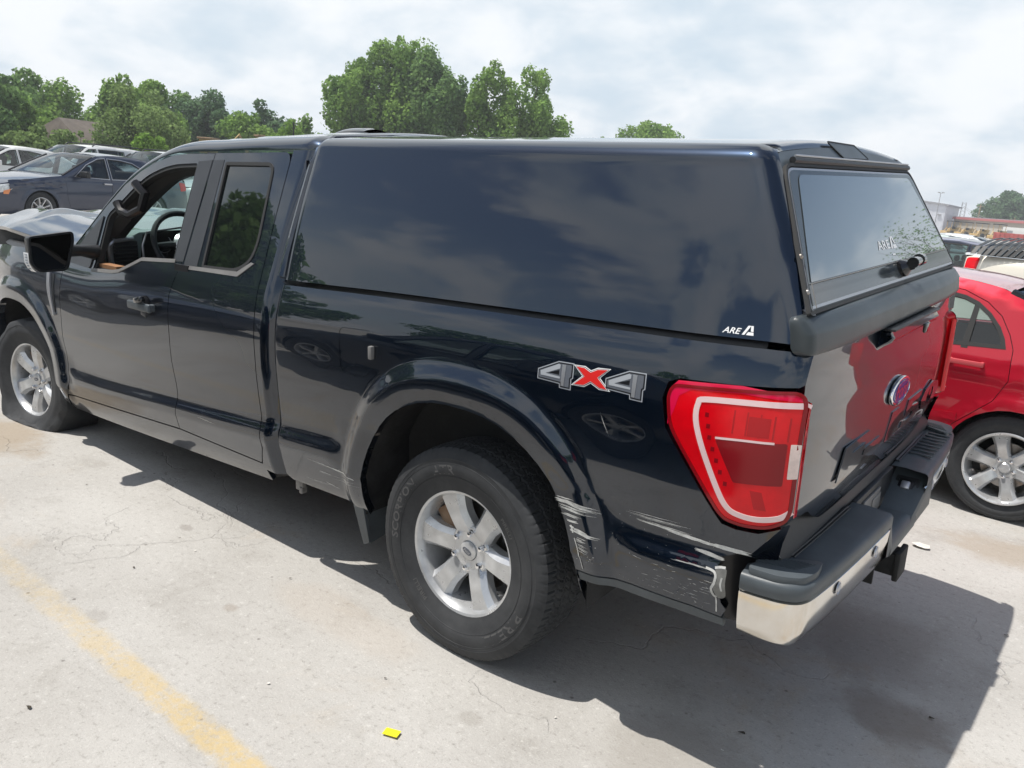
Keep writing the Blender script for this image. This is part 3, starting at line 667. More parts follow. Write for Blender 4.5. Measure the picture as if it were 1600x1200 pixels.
# bracket poking out below the front of the bed
b=B(); b.box((1.0,.90,.425),(.05,.02,.06)); b.box((.985,.90,.40),(.02,.03,.03)); b.build('bed_bracket','belt',T_,bev=.003)
# mud flap in front of the rear wheel
b=B(); b.add([(.545,.93,.50),(.545,.80,.50),(.555,.79,.31),(.56,.90,.29),(.53,.93,.50),(.53,.80,.50),(.54,.79,.31),(.545,.90,.29)],[(0,1,2,3),(4,7,6,5),(0,4,5,1),(1,5,6,2),(2,6,7,3),(3,7,4,0)])
b.add([(.60,.952,.50),(.53,.956,.50),(.52,.930,.31),(.56,.925,.29),(.60,.94,.50),(.53,.94,.50),(.52,.92,.31),(.56,.915,.29)],[(0,1,2,3),(4,7,6,5),(0,4,5,1),(1,5,6,2),(2,6,7,3),(3,7,4,0)]); b.build('mud_flap','greyplast',T_,sharp=None)
# ---- roof, screen, pillars
DT=Sm([(1.07,1.846),(1.5,1.836),(1.82,1.824),(2.05,1.818),(2.2,1.806),(2.365,1.768),(2.50,1.719),(2.64,1.647),(2.788,1.526),(2.93,1.385),(3.08,1.235)])
def y_side(x,z): return S_cabL(x,z)[1]
def dropz(x): return interp(x,[(1.07,.060),(2.05,.058),(2.4,.040),(2.8,.028),(3.08,.02)])
def inw(x): return interp(x,[(1.07,.105),(2.05,.10),(2.4,.075),(2.8,.055),(3.08,.05)])
def crown(x): return interp(x,[(1.07,.035),(2.2,.035)])
def rail(sg):
    def f(u,v):
        z=DT(u); y=y_side(u,z)-.002; a=v*PI/2
        rear=.05*max(0,(1.13-u)/.06)**2
        return (u, sg*(y-inw(u)*(1-cos(a))-0), z+dropz(u)*sin(a)*1.0-rear*v*.5)
    return f
for sg in (1,-1):
    psurf('roof_rail',rail(sg),lin(1.050,3.08,70),lin(0,1,9),'navy',T_,flip=(sg>0))
def roofz(x): return DT(x)+dropz(x)
def roof(u,v):
    y0=y_side(u,DT(u))-.002-inw(u); y=y0*v; c=crown(u); z=roofz(u)+c*(1-v*v)
    e=.05*max(0,(1.13-u)/.06)**2*.5
    # shallow stamped ribs
    z+=.006*(sstep(.25,.32,abs(v))*(1-sstep(.5,.57,abs(v))))*sstep(1.2,1.35,u)*(1-sstep(2.0,2.15,u))
    return (u,y,z-e)
psurf('roof_panel',roof,lin(1.050,2.26,34),lin(-1,1,41),'navy',T_)
xw0,xw1=2.26,3.16
def screen(u,v):
    x=u; xx=min(x,3.08); y0=y_side(xx,DT(xx))-.002-inw(xx)-.004; z=roofz(xx)-(x-xx)*.9; bul=(1-v*v)*interp(x,[(2.26,.035),(2.5,.09),(2.8,.15),(3.16,.18)])
    return (x+bul*.9,y0*v,z+ (.035*(1-v*v) if x<2.4 else .035*(1-v*v)))
ws=psurf('windshield',screen,lin(2.262,3.16,16),lin(-1,1,17),'glassgreen',T_)
psurf('headliner',lambda u,v:(u,(y_side(u,DT(u))-.09)*v,DT(u)-.015+.02*(1-v*v)),lin(1.12,2.36,6),lin(-1,1,9),'headliner',T_)
psurf('windshield_header',lambda u,v:(screen(u,v)[0],screen(u,v)[1],screen(u,v)[2]-.004),lin(2.262,2.36,4),lin(-1,1,17),'decblack',ws)
# inner skins of the pillars, header and door frames (black trim)
for sg in (1,-1):
    P=[(3.02,1.24),(2.90,1.37),(2.78,1.49),(2.62,1.62),(2.48,1.70),(2.35,1.745),(2.2,1.775),(1.9,1.79),(1.5,1.80),(1.15,1.80)]
    b=B(); b.tube([(x-(.02 if x>2.4 else 0),sg*(y_side(x,z)-.085),z-.025) for x,z in P],[.075,.078,.078,.075,.070,.062,.055,.045,.045,.045],8); b.build('inner_pillar_trim','gasket',T_)
    b=B(); b.box((1.82,sg*.80,1.52),(.13,.06,.62),(sg*-.37*-1,0,0)); b.build('door_post','decblack',T_)
    b=B(); b.box((1.82,sg*.88,.88),(.12,.10,.85)); b.build('sill_post','decblack',T_)
# wide black frit band and dash gap under the screen
b=B(); b.grid([[(3.02,y,1.15),(3.30,y*.95,1.19)] for y in lin(-.84,.84,9)]); b.build('cowl_panel','black',T_,fixn=False)
# fin antenna on the roof: the photograph shows a black scoop-shaped pod
def pod(u,v):
    x=1.62+u*.17; w=.10*(1-.25*u*u); hh=.052*(1-max(0,u)**2.2*.95)*(.72+.28*cos(v*PI/2)) if u>-.55 else .046
    a=v*PI/2; return (x, w*math.sin(a)*1.0, 1.916+hh*max(0,cos(a))**.45)
pd=psurf('roof_antenna_pod',pod,lin(-.75,1,14),lin(-1,1,15),'blackgloss',T_,sharp=40)
# ---- hood, buckled upward and popped off its latch
rh=random.Random(5)
def hood(u,v):
    x=3.08+u*1.80; w=interp(x,[(3.08,.83),(3.6,.84),(4.1,.82),(4.85,.72)]); y=w*v
    lift=interp(x,[(3.08,.070),(3.4,.080),(3.8,.100),(4.2,.120),(4.85,.12)])
    z=1.190+lift+.060*(1-abs(v)**6)+.020*sstep(.35,.55,abs(v))*(1-sstep(.62,.80,abs(v)))
    z-=.05*max(0,(x-4.65)/.20)**2
    z+=.008*math.sin(u*9+v*4)*math.exp(-((u-.70)/.15)**2)+.022*math.exp(-((u-.66)/.03)**2-((abs(v)-.45)/.18)**2)-.010*math.exp(-((u-.585)/.015)**2-((abs(v)-.45)/.3)**2)
    z+=.004*math.sin(v*9+u*3)*sstep(.3,.8,u)
    return (x,y,z)
hd=psurf('hood',hood,lin(0,1,60),lin(-1,1,60),'navy',T_)
psurf('hood_edge',lambda u,v:(hood(u,v and 1)[0],hood(u,1)[1]-.0+.004*(1-v),hood(u,1)[2]-.022*v-.0),lin(0,1,40),[0,1],'navy',hd,flip=True)
psurf('hood_edge',lambda u,v:(hood(u,1)[0],-hood(u,1)[1]-.004*(1-v),hood(u,1)[2]-.022*v),lin(0,1,40),[0,1],'navy',hd)
for sg in (1,-1):
    psurf('inner_wing',lambda u,v,sg=sg:(3.1+u*1.25,sg*(.88+FL(3.1+u*1.25)-.10*v),1.20-.0*v+.030*math.sin(v*PI)),lin(0,1,20),lin(0,1,6),'black',T_,flip=(sg>0))
b=B(); b.box((3.80,0,1.02),(1.35,1.55,.50)); b.build('engine_bay','dark',T_)
b=B(); b.tube([(1.062,.905,1.33),(1.062,.81,1.58),(1.062,.735,1.77),(1.062,.700,1.835),(1.062,.62,1.885),(1.062,.3,1.905),(1.062,-.3,1.905),(1.062,-.62,1.885),(1.062,-.735,1.77),(1.062,-.905,1.33)],.022,8); b.build('cab_seal','navy',T_)
# grille, bumper and lamps
b=B(); b.box((4.50,0,1.02),(.06,1.25,.36)); b.build('grille','black',T_,bev=.02)
for k in range(5):
    b=B(); b.box((4.54,0,.89+k*.065),(.03,1.2,.022)); b.build('grille_bar','silver',T_,bev=.005)
for sg in (1,-1):
    b=B(); b.box((4.43,sg*.74,1.0),(.16,.20,.34)); b.build('headlight','headlamp',T_,bev=.03)
b=B(); b.grid([[(4.60-.30*abs(v)**3,.95*v,z) for v in lin(-1,1,17)] for z in (.84,.82,.60,.52)]); b.build('front_bumper','chrome',T_)
b=B(); b.grid([[(4.55-.30*abs(v)**3,.92*v,z) for v in lin(-1,1,17)] for z in (.52,.42,.36)]); b.build('front_valance','black',T_)
# ---- underbody
b=B(); b.box((2.15,0,.50),(2.0,1.66,.14)); b.build('cab_floor','dark',T_)
b=B(); b.box((.0,0,.80),(2.1,1.30,.10)); b.box((.0,.70,.82),(.95,.10,.42)); b.box((.0,-.70,.82),(.95,.10,.42)); b.build('bed_floor','dark',T_)
b=B()
for y in (-.45,.45): b.box((1.7,y,.47),(5.4,.08,.14))
for x in (-1.0,-.45,.45,1.1,2.0,3.0): b.box((x,0,.47),(.07,.9,.09))
b.build('chassis_frame','dark',T_,bev=.01)
b=B(); b.tube([(0,-.78,.40),(0,.78,.40)],.045,12); b.lathe([(.02,-.14),(.12,-.10),(.15,0),(.12,.10),(.02,.14)],16,axis='X',T=Matrix.Translation((0,0.05,.40))); b.build('rear_axle','dark',T_)
b=B(); b.tube([(1.4,0,.45),(.15,0.05,.40)],.045,10); b.build('prop_shaft','dark',T_)
for y in (-.55,.55):
    b=B(); b.tube([(.62,y,.50),(.3,y,.40),(0,y,.36),(-.35,y,.41),(-.70,y,.52)],.032,6); b.build('leaf_spring','steel',T_)
for y in (-.50,.50):
    b=B(); b.tube([(-.10,y*1.1,.42),(-.22,y*.9,.80)],.032,10); b.build('shock_absorber','black',T_)
b=B(); b.tube([(1.5,-.3,.42),(-.2,-.35,.44)],.09,14); b.tube([(-.2,-.35,.44),(-.6,-.4,.55),(-1.05,-.62,.50)],.03,10); b.build('exhaust','steel',T_)
b=B(); b.box((.95,.62,.50),(.5,.24,.18)); b.build('fuel_tank','dark',T_,bev=.03)
# inner wheel wells with pressed holes
for (cx,sg) in ((-.008,1),(-.008,-1),(3.70,1),(3.70,-1)):
    A=RA if cx<1 else FA
    P=archpts(A,.50,s=1.035)
    b=B(); b.grid([[(x,sg*y,z) for (x,z) in P] for y in (.945,.90,.80,.64,.50)]); 
    b.grid([[(cx+.6*i/6,sg*.56,.35+.65*j/5) for i in range(-6,7)] for j in range(6)])
    wl=b.build('wheel_liner','liner',T_,fixn=False)
    if cx<1 and sg>0:
        for (x,z,w,h_) in ((.27,.80,.05,.03),(.24,.70,.05,.03),(.05,.86,.05,.06),(-.12,.84,.07,.03),(.36,.60,.02,.02),(.30,.74,.012,.012),(.20,.82,.012,.012)):
            q=B(); q.box((x,.575,z),(w,.01,h_)); q.build('liner_hole','decblack',wl,bev=.004)
        q=B(); q.box((.30,.60,.70),(.22,.03,.10),(0,.5,0)); q.build('liner_bracket','liner',wl,bev=.008)
        q=B(); q.tube([(.42,.78,.60),(.40,.86,.60)],.011,8); q.box((.43,.79,.60),(.03,.03,.035)); q.build('jounce_bolt','steel',wl)
# backing strips that close the shut-lines
for sg in (1,-1):
    for outl in ([(3.13,.42),(3.02,.42),(3.03,1.22),(3.12,1.22)],[(1.95,.45),(1.80,.45),(1.80,1.25),(1.95,1.25)],[(1.24,.45),(1.00,.45),(1.00,1.30),(1.24,1.32)],[(3.05,.37),(1.1,.40),(1.1,.50),(3.05,.50)],[(1.06,1.25),(1.06,1.36),(-1.0,1.41),(-1.0,1.32)],[(1.26,1.30),(1.15,1.28),(1.15,1.80),(1.26,1.82)],[(1.88,1.26),(1.76,1.26),(1.74,1.80),(1.88,1.80)]):
        panel('shut_line_backing',outl,lambda x,z,sg=sg:(x,sg*(SIDE(x,z)-.031-(.07 if x<1.16 and z<1.3 else 0)),z),(0,sg,0),'decblack',T_,step=.06,inset=0,flange=0)
# ================================================================ shell over the bed
CS=[(0,0),(.03,.010),(.16,.115*.5),(.32,.30*.42),(.42,.165)]
def capsec(v,x):
    """v 0..1 from rail to roof centre; returns (y,z)"""
    zs=ZS(x)+.010; y0=SIDE(x,ZS(x))-.003 if x>-1.0 else SIDE(-1.0,ZS(-1.0))-.003-.30*(x+1.0)**2
    H=.470; 
    if v<.5:
        t=v/.5; z=H*t; y=y0-z*.385+.010*math.sin(PI*t)
        return y,zs+z+(1.842-1.322-H-(zs-1.322))*t
    zt=1.842; yt=y0-H*.385
    if v<.75:
        a=(v-.5)/.25*PI/2*.93; r=.072; return yt-r*(1-cos(a))-.01*sin(a),zt+r*.72*sin(a)
    t=(v-.75)/.25; a=PI/2*.93; ye=yt-.072*(1-cos(a))-.01*sin(a); ze=zt+.072*.72*sin(a)
    return ye*(1-t),ze+.032*(1-(1-t)**2)
XF=1.05
def xrear(v): 
    z=capsec(v,-.9)[1]; return interp(z,[(1.38,-1.128),(1.465,-1.095),(1.827,-.912),(1.93,-.855)])
def shell(sg):
    def f(u,v):
        xr=xrear(v); x=XF+(xr-XF)*u; y,z=capsec(v,x)
        d=x-xr; r=.055
        if d<r: k=r-d; y-=(r-math.sqrt(max(0,r*r-k*k)))*.9*(1 if v<.75 else 0); z-=(r-math.sqrt(max(0,r*r-k*k)))*.45*(sstep(.5,.8,v))
        d2=XF-x; r2=.03
        if d2<r2: k=r2-d2; y-=(r2-math.sqrt(max(0,r2*r2-k*k)))*(1 if v<.75 else 0); z-=(r2-math.sqrt(max(0,r2*r2-k*k)))*sstep(.5,.8,v)
        return (x,sg*y,z)
    return f
us=[0,.002,.006,.012,.02]+lin(.05,.93,36)+[.95,.96,.97,.978,.985,.990,.9945,.998,1]
vs=lin(0,.5,22)[:-1]+lin(.5,.75,14)[:-1]+lin(.75,1,10)
cap=empty('bed_shell',None,None,parent=T_)
for sg in (1,-1): psurf('shell_side',shell(sg),us,vs,'navy',cap,flip=(sg<0))
# small lip along the bottom edge
for sg in (1,-1):
    b=B(); f=shell(sg); b.grid([[f(u,0),(f(u,0)[0],f(u,0)[1]-sg*.03,f(u,0)[2]-.001)] for u in us]); b.build('shell_lip','decblack',cap,fixn=False)
    b=B(); b.grid([[(f(0,v)[0],f(0,v)[1],f(0,v)[2]),(XF,0,f(0,v)[2])] for v in vs]); b.build('shell_front','navy',cap,fixn=False)
# rear face: sloping plane
def RP(y,z,off=0):   # point on the sloping rear plane
    x=-.906+(1.827-z)*(-(.185)/.364); n=Vector((-.8914,0,.4532)); p=Vector((x,y,z))+n*off; return p
oh=[(.865,1.440),(.865,1.470),(.645,1.835),(.58,1.868)]
def sym(P): return P+[(-y,z) for y,z in P[::-1]]
outer=[]
for v in vs:
    y,z=capsec(v,-.95)
    f=shell(1)(1,v); outer.append((f[1],f[2]))
outer=[(a,b_) for a,b_ in outer if b_>1.39]
op=outer+[(-a,b_) for a,b_ in outer[::-1][1:]]
hole=roundp(sym([(.840,1.474),(.645,1.822)]),[.012,.05,.05,.012])
SR=lambda y,z: tuple(RP(y,z,.0))
panel('rear_frame',op,SR,(-1,0,.5),'frame',cap,[hole],step=.05,inset=.0,flange=.03)
drip=roundp(sym([(.868,1.462),(.672,1.838)]),[.01,.05,.05,.01]); drip2=offset_poly(drip,.009)
panel('rear_frame_seal',drip,SR,(-1,0,.5),'gasket',cap,[drip2],step=.06,inset=0,flange=.012,off=.012)
fr1=offset_poly(drip,.012); fr2=offset_poly(drip,.034)
panel('rear_door_frame',fr1,SR,(-1,0,.5),'silver',cap,[offset_poly(drip,.019)],step=.06,inset=0,flange=.02,off=.010)
gl=panel('rear_window',offset_poly(drip,.019),SR,(-1,0,.5),'rearglassborder',cap,[],step=.08,inset=0,flange=.01,off=.012)
gi=roundp(sym([(.786,1.535),(.600,1.806)]),[.004,.03,.03,.004])
gi=roundp([(.793,1.535),(.603,1.806),(-.603,1.806),(-.793,1.535)],[.004,.03,.03,.004])
panel('glass_pane',gi,SR,(-1,0,.5),'rearglass',gl,step=.1,inset=0,flange=.001,off=.0145)
b=B()
P=[RP(y,z,.0165) for y,z in ((.800,1.531),(-.800,1.531))]; b.tube(P,.0014,4); P=[RP(y,z,.0165) for y,z in ((.800,1.531),(.826,1.474))]; b.tube(P,.0016,4); b.build('glass_edge_line','belt',gl)
# hinge bar across the top
b=B(); P=[RP(y,1.846,.012) for y in lin(.60,-.66,12)]; b.tube(P,.010,8); b.build('hinge_bar','black',cap)
b=B(); P=[RP(y,1.857,.017) for y in lin(.58,-.66,12)]; b.tube(P,.0035,6); b.build('drip_rail','silver',cap)
for (y,z) in ((.795,1.60),(.835,1.515)):
    b=B(); p=RP(y,z,.012); b.lathe([(0,.006),(.006,.004),(.008,0)],12,T=Matrix.Translation(p)@Vector((-.89,0,.45)).to_track_quat('Y','Z').to_matrix().to_4x4()); b.build('frame_screw','steel',cap)
# twist handle
hq=Vector((-.8914,0,.4532)).to_track_quat('Y','Z').to_matrix().to_4x4()
b=B(); p=RP(-.06,1.508,.012)
b.lathe([(.030,0),(.031,.012),(.024,.022),(.017,.030),(.017,.045),(0,.045)],24,T=Matrix.Translation(p)@hq)
p2=RP(-.06,1.512,.060); b.tube([p2+Vector((0,.018,0)),p2+Vector((0,-.075,.004))],[.019,.015],14); p3=RP(-.135,1.516,.060); b.tube([p3+Vector((0,.012,0)),p3+Vector((0,-.02,0))],.021,14)
b.build('twist_handle','blackgloss',gl)
# high brake light let into the sloping rear edge of the roof
bq_=roundp([(.195,1.914),(-.075,1.912),(-.185,1.872),(.085,1.869)],.004)
bl_=panel('brake_light',bq_,SR,(-1,0,.5),'frame',cap,step=.05,inset=0,flange=.003,off=.003)
panel('brake_light_seal',offset_poly(bq_,-.004),SR,(-1,0,.5),'gasket',bl_,[bq_],step=.05,inset=0,flange=.003,off=.004)
# brand marks as printed vinyl
def mark(name,par,P0,ux,uz,nrm,scale,big=1.0,side=False,wx=1.0):
    """ARE + triangular A emblem, flat print. P0 lower-left, ux right, uz up"""
    ux,uz,nrm=Vector(ux),Vector(uz),Vector(nrm)
    V,Fc,wd=textpolys('ARE',.022 if side else .004,.28 if side else .0); h=scale*(.80 if side else 1)
    kx=1.05 if side else .95*wx
    b=B(); b.add([Vector(P0)+ux*(x*h*kx)+uz*(z*h*(.95))+nrm*.0012 for x,z in [(v[0],v[1]) for v in V]],Fc)
    x0=wd*h*kx+scale*.12*wx; H=scale*(1.45 if side else 1.75); 
    def pt(a,c): return Vector(P0)+ux*(x0+a*scale*wx)+uz*(c*H)+nrm*.0012
    dz=-.0
    if side: polys=[[(0,-.02),(.60,.78),(.92,.78),(.33,-.02)],[(.92,.78),(1.22,.78),(1.34,.30),(1.02,.30)],[(.52,-.02),(.72,.24),(1.36,.24),(1.44,-.02)]]
    else: polys=[[(0,-.04),(.40,.66),(.66,.66),(.32,-.04)],[(.66,.66),(.84,.66),(1.06,.24),(.86,.24)],[(.44,-.04),(.54,.17),(1.10,.17),(1.22,-.04)]]
    for p in polys: b.add([pt(*q) for q in p],[tuple(range(len(p)))])
    return b.build(name,'white',par,fixn=False,sharp=None)
g0=RP(.115,1.576,.0148); uzv=Vector((.185/.364*.3639,0,.3640)).normalized(); uzv=(RP(0,1.6)-RP(0,1.5)).normalized()
mark('shell_logo',gl,g0,(0,-1,0),uzv,(-.8914,0,.4532),.034,wx=1.75)
b=B(); b.add([RP(-.02,1.553,.0155),RP(-.055,1.553,.0155),RP(-.055,1.558,.0155),RP(-.02,1.558,.0155)],[(0,1,2,3)]); b.build('glass_sticker','white',gl,fixn=False)
f=shell(1)
def sidept(x,z):
    u=(x-XF)/(-1.08-XF); 
    for _ in range(6):
        lo,hi=0,.5
        for _ in range(18):
            m=(lo+hi)/2
            if f(u,m)[2]<z: lo=m
            else: hi=m
        X=f(u,lo)[0]; u+= (x-X)/(-2.1)
    return Vector(f(u,lo))
p0=sidept(-.885,1.396); p1=sidept(-.985,1.398); p2=sidept(-.885,1.43); ux=(p1-p0).normalized(); uz_=(p2-p0).normalized(); nn=uz_.cross(ux)*-1
if nn.y<0: nn=-nn
mark('shell_logo',cap,p0+nn*.001,ux,uz_,nn,.022,side=True)
# ================================================================ tail lamps
lens=roundp([(-.784,1.246),(-.771,1.212),(-.788,1.128),(-.868,1.020),(-.949,.910),(-.971,.892),(-1.019,.884),(-1.084,.891),(-1.124,.915),(-1.134,.950),(-1.134,1.237),(-1.128,1.263),(-1.108,1.275),(-.975,1.262)],.03,3)
bar=[(-1.133,1.236),(-1.123,1.238),(-1.020,1.231),(-.884,1.219),(-.866,1.205),(-.866,1.159),(-.893,1.086),(-.945,.979),(-.977,.932),(-1.012,.918),(-1.058,.917),(-1.106,.929),(-1.131,.950)]
def strip(P,w):
    L=[];R=[]
    for i,p in enumerate(P):
        a=Vector(P[max(0,i-1)]); b=Vector(P[min(len(P)-1,i+1)]); d=(b-a).normalized(); n=Vector((-d.y,d.x)); L.append(tuple(Vector(p)+n*w/2)); R.append(tuple(Vector(p)-n*w/2))
    return L+R[::-1]
def SLp(off):
    return lambda x,z:(x,SIDE(x,z)+off,z)
for sg in (1,-1):
    S=(lambda x,z,sg=sg:(x,sg*(SIDE(x,z)+.004),z))
    st=.02 if sg>0 else .04
    tl=panel('tail_light',lens,S,(0,sg,0),'lampred',T_,step=st,inset=.002,flange=.05,off=.004)
    panel('lens_upper_shading',[(-.800,1.256),(-.975,1.270),(-1.105,1.264),(-1.128,1.252),(-1.132,1.248),(-.975,1.250),(-.84,1.238),(-.808,1.215),(-.800,1.175),(-.786,1.130),(-.781,1.205),(-.786,1.240)],S,(0,sg,0),'lamppink',tl,step=.02,inset=0,flange=.001,off=.0048)  # lens shading, lighter along the top, painted on as a pink band
    for k in range(5):
        x0=-.965-k*.034; panel('lens_rib',[(x0,1.205),(x0-.004,1.205),(x0-.004,1.142),(x0,1.142)],S,(0,sg,0),'lampmid',tl,step=.03,inset=0,flange=.001,off=.0048)
    panel('lens_cell',[(-1.005,1.195),(-1.060,1.197),(-1.060,1.145),(-1.005,1.142)],S,(0,sg,0),'lampmid',tl,step=.03,inset=0,flange=.001,off=.0046)
    for k in range(7):
        z0=1.185-k*.030; x0=interp(z0,[(.96,-.985),(1.03,-.945),(1.12,-.905),(1.19,-.888)]); panel('led_cell',[(x0,z0),(x0-.010,z0),(x0-.010,z0-.012),(x0,z0-.012)],S,(0,sg,0),'lampreddark',tl,step=.03,inset=0,flange=.001,off=.005)
    panel('lens_cell',[(-1.03,.995),(-1.06,.995),(-1.075,.945),(-1.045,.945)],S,(0,sg,0),'lampmid',tl,step=.03,inset=0,flange=.001,off=.0046)
    panel('lens_rim',lens,S,(0,sg,0),'lampreddark',tl,[offset_poly(lens,.010)],step=st,inset=.001,flange=.004,off=.006)
    panel('light_bar',strip(curve(bar,4),.0155),S,(0,sg,0),'lampbar',tl,step=.02,inset=0,flange=.002,off=.0058)
    panel('inner_lens',roundp([(-.925,1.118),(-1.104,1.137),(-1.104,1.020),(-.985,1.008)],.006),S,(0,sg,0),'lampreddark',tl,step=.03,inset=0,flange=.002,off=.0055)
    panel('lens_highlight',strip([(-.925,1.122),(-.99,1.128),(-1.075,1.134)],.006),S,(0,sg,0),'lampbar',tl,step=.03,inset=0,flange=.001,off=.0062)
    panel('reverse_lens',roundp([(-1.111,1.136),(-1.1335,1.137),(-1.1335,1.044),(-1.112,1.041)],.003),S,(0,sg,0),'lampclear',tl,step=.02,inset=0,flange=.002,off=.0062)
    # rear-facing edge of the lamp, next to the tailgate
    b=B(); b.grid([[(-1.134-.004,sg*(SIDE(-1.134,z)+.004),z),(-1.139,sg*.884,z),(-1.126,sg*.872,z)] for z in lin(.930,1.245,12)]); b.build('lens_return','lampred',tl,fixn=False,sharp=60)
# ================================================================ tailgate
TGP=Sm([(.78,-1.100),(.84,-1.118),(.90,-1.134),(1.0,-1.141),(1.12,-1.143),(1.172,-1.143),(1.200,-1.1415),(1.222,-1.1395),(1.25,-1.1380),(1.30,-1.137),(1.37,-1.135)])
def TG(y,z): return (TGP(z)+.030*abs(y/.87)**4+ .012*sstep(.10,0,abs(abs(y)-.0)-2)*0,y,z)
tgo=[(.862,.885),(.862,1.366),(-.862,1.366),(-.862,.885),(-.72,.882),(-.66,.845),(-.55,.80),(.55,.80),(.66,.845),(.72,.882)]
tg=panel('tailgate',roundp(tgo,[.02,.01,.01,.02,.02,.04,.04,.04,.04,.02]),TG,(-1,0,0),'navyflat',T_,step=.035,inset=.003,flange=.03)
b=B(); b.grid([[(TGP(z)+.04,y,z) for y in (-.855,0,.855)] for z in (.80,1.0,1.40)]); b.build('tailgate_backing','decblack',T_,fixn=False)
# rounded plastic spoiler cap along its top
def spo(u,v):
    y=.905*v; e=.030*abs(v)**5; P_=[(-1.085,1.460),(-1.100,1.466),(-1.112,1.463),(-1.124,1.455),(-1.140,1.436),(-1.147,1.424),(-1.150,1.405),(-1.153,1.374),(-1.150,1.368),(-1.115,1.364)]
    k=u*(len(P_)-1); i=min(int(k),len(P_)-2); t=k-i; x=P_[i][0]*(1-t)+P_[i+1][0]*t; z=P_[i][1]*(1-t)+P_[i+1][1]*t
    k=math.sqrt(max(0,1-((abs(v)-.965)/.035)**2)) if abs(v)>.965 else 1; x=-1.10+(x+1.10)*k; z=1.405+(z-1.405)*(.75+.25*k)*k**.3 if k<1 else z
    y=(.880+.026*math.sin(min(1,(abs(v)-.965)/.035)*PI/2))*(1 if v>0 else -1) if abs(v)>.965 else y*.880/(.905*.965)
    return (x+e,y,z)
sp=psurf('tailgate_spoiler',spo,lin(0,1,28),[-1,-.999,-.996,-.99,-.98,-.97]+lin(-.95,.95,24)+[.97,.98,.99,.996,.999,1],'spoilerp',tg,flip=True)
# handle and camera housing
def hs_(y,z):
    t=(z-1.285)/(1.352-1.285); return (-1.130-.048*sstep(0,.75,t)*(1-.25*sstep(.8,1,t))*sstep(.345,.30,abs(y)),y,z)
def hs2(y,z): a=hs_(y,z); return (a[0],a[1],a[2])
hn=panel('tailgate_handle',roundp([(.30,1.358),(.335,1.285),(-.335,1.285),(-.30,1.358)],.01),hs2,(-1,0,0),'navyflat',tg,step=.015,inset=0,flange=.04)
b=B(); b.box((-1.160,0,1.361),(.036,.60,.008)); b.build('handle_top','black',hn,bev=.003)
b=B(); b.box((-1.178,-.12,1.318),(.012,.06,.035)); b.build('rear_camera','blackgloss',hn,bev=.006)
# oval badge
bx=TGP(1.105)-.002
def ell(a,b_,n=40): return [(a*cos(t),b_*sin(t)) for t in lin(0,2*PI,n+1)[:-1]]
b=B(); b.prism(ell(.118,.050),0,.012,mp=lambda u,v,h:(bx-h,-.005+u,1.108+v)); bd=b.build('oval_badge','chrome',tg,bev=.004)
b=B(); b.prism(ell(.104,.040),0,.0140,mp=lambda u,v,h:(bx-h,-.005+u,1.108+v)); b.build('badge_field','oval',bd)
V,Fc,wd=textpolys('Ford',.012,.35); b=B(); b.add([(bx-.0150,-.005-(x-wd/2)*.056,1.108+(z-.36)*.056) for x,z in [(v[0],v[1]) for v in V]],Fc); b.build('badge_script','chrome',bd,fixn=False)
b=B(); R1=[];
for t in lin(0,2*PI,49): R1.append((bx-.0146,-.005+.097*cos(t),1.108+.0345*sin(t)))
b.tube(R1,.0014,4,False); b.build('badge_ring','chrome',bd)
# stamped F-150
V,Fc,wd=textpolys('F-150',.045,.10)
def raised(V,Fc,fn,h0,h1):
    n=len(V); FF=[tuple(i+n for i in f) for f in Fc]; cnt=set()
    for f in Fc:
        for i in range(len(f)): cnt.add((f[i],f[(i+1)%len(f)]))
    for e in cnt:
        if (e[1],e[0]) not in cnt: FF.append((e[0],e[1],e[1]+n,e[0]+n))
    return [fn(v[0],v[1],h0) for v in V]+[fn(v[0],v[1],h1) for v in V],FF
kx=1.27/wd
b=B(); VV,FF=raised(V,Fc,lambda x,z,h:(TGP(.935+z*.098)-h,.565-x*kx,.935+z*.098),-.001,.0035); b.add(VV,FF); b.build('stamped_lettering','navyflat',tg,sharp=20)
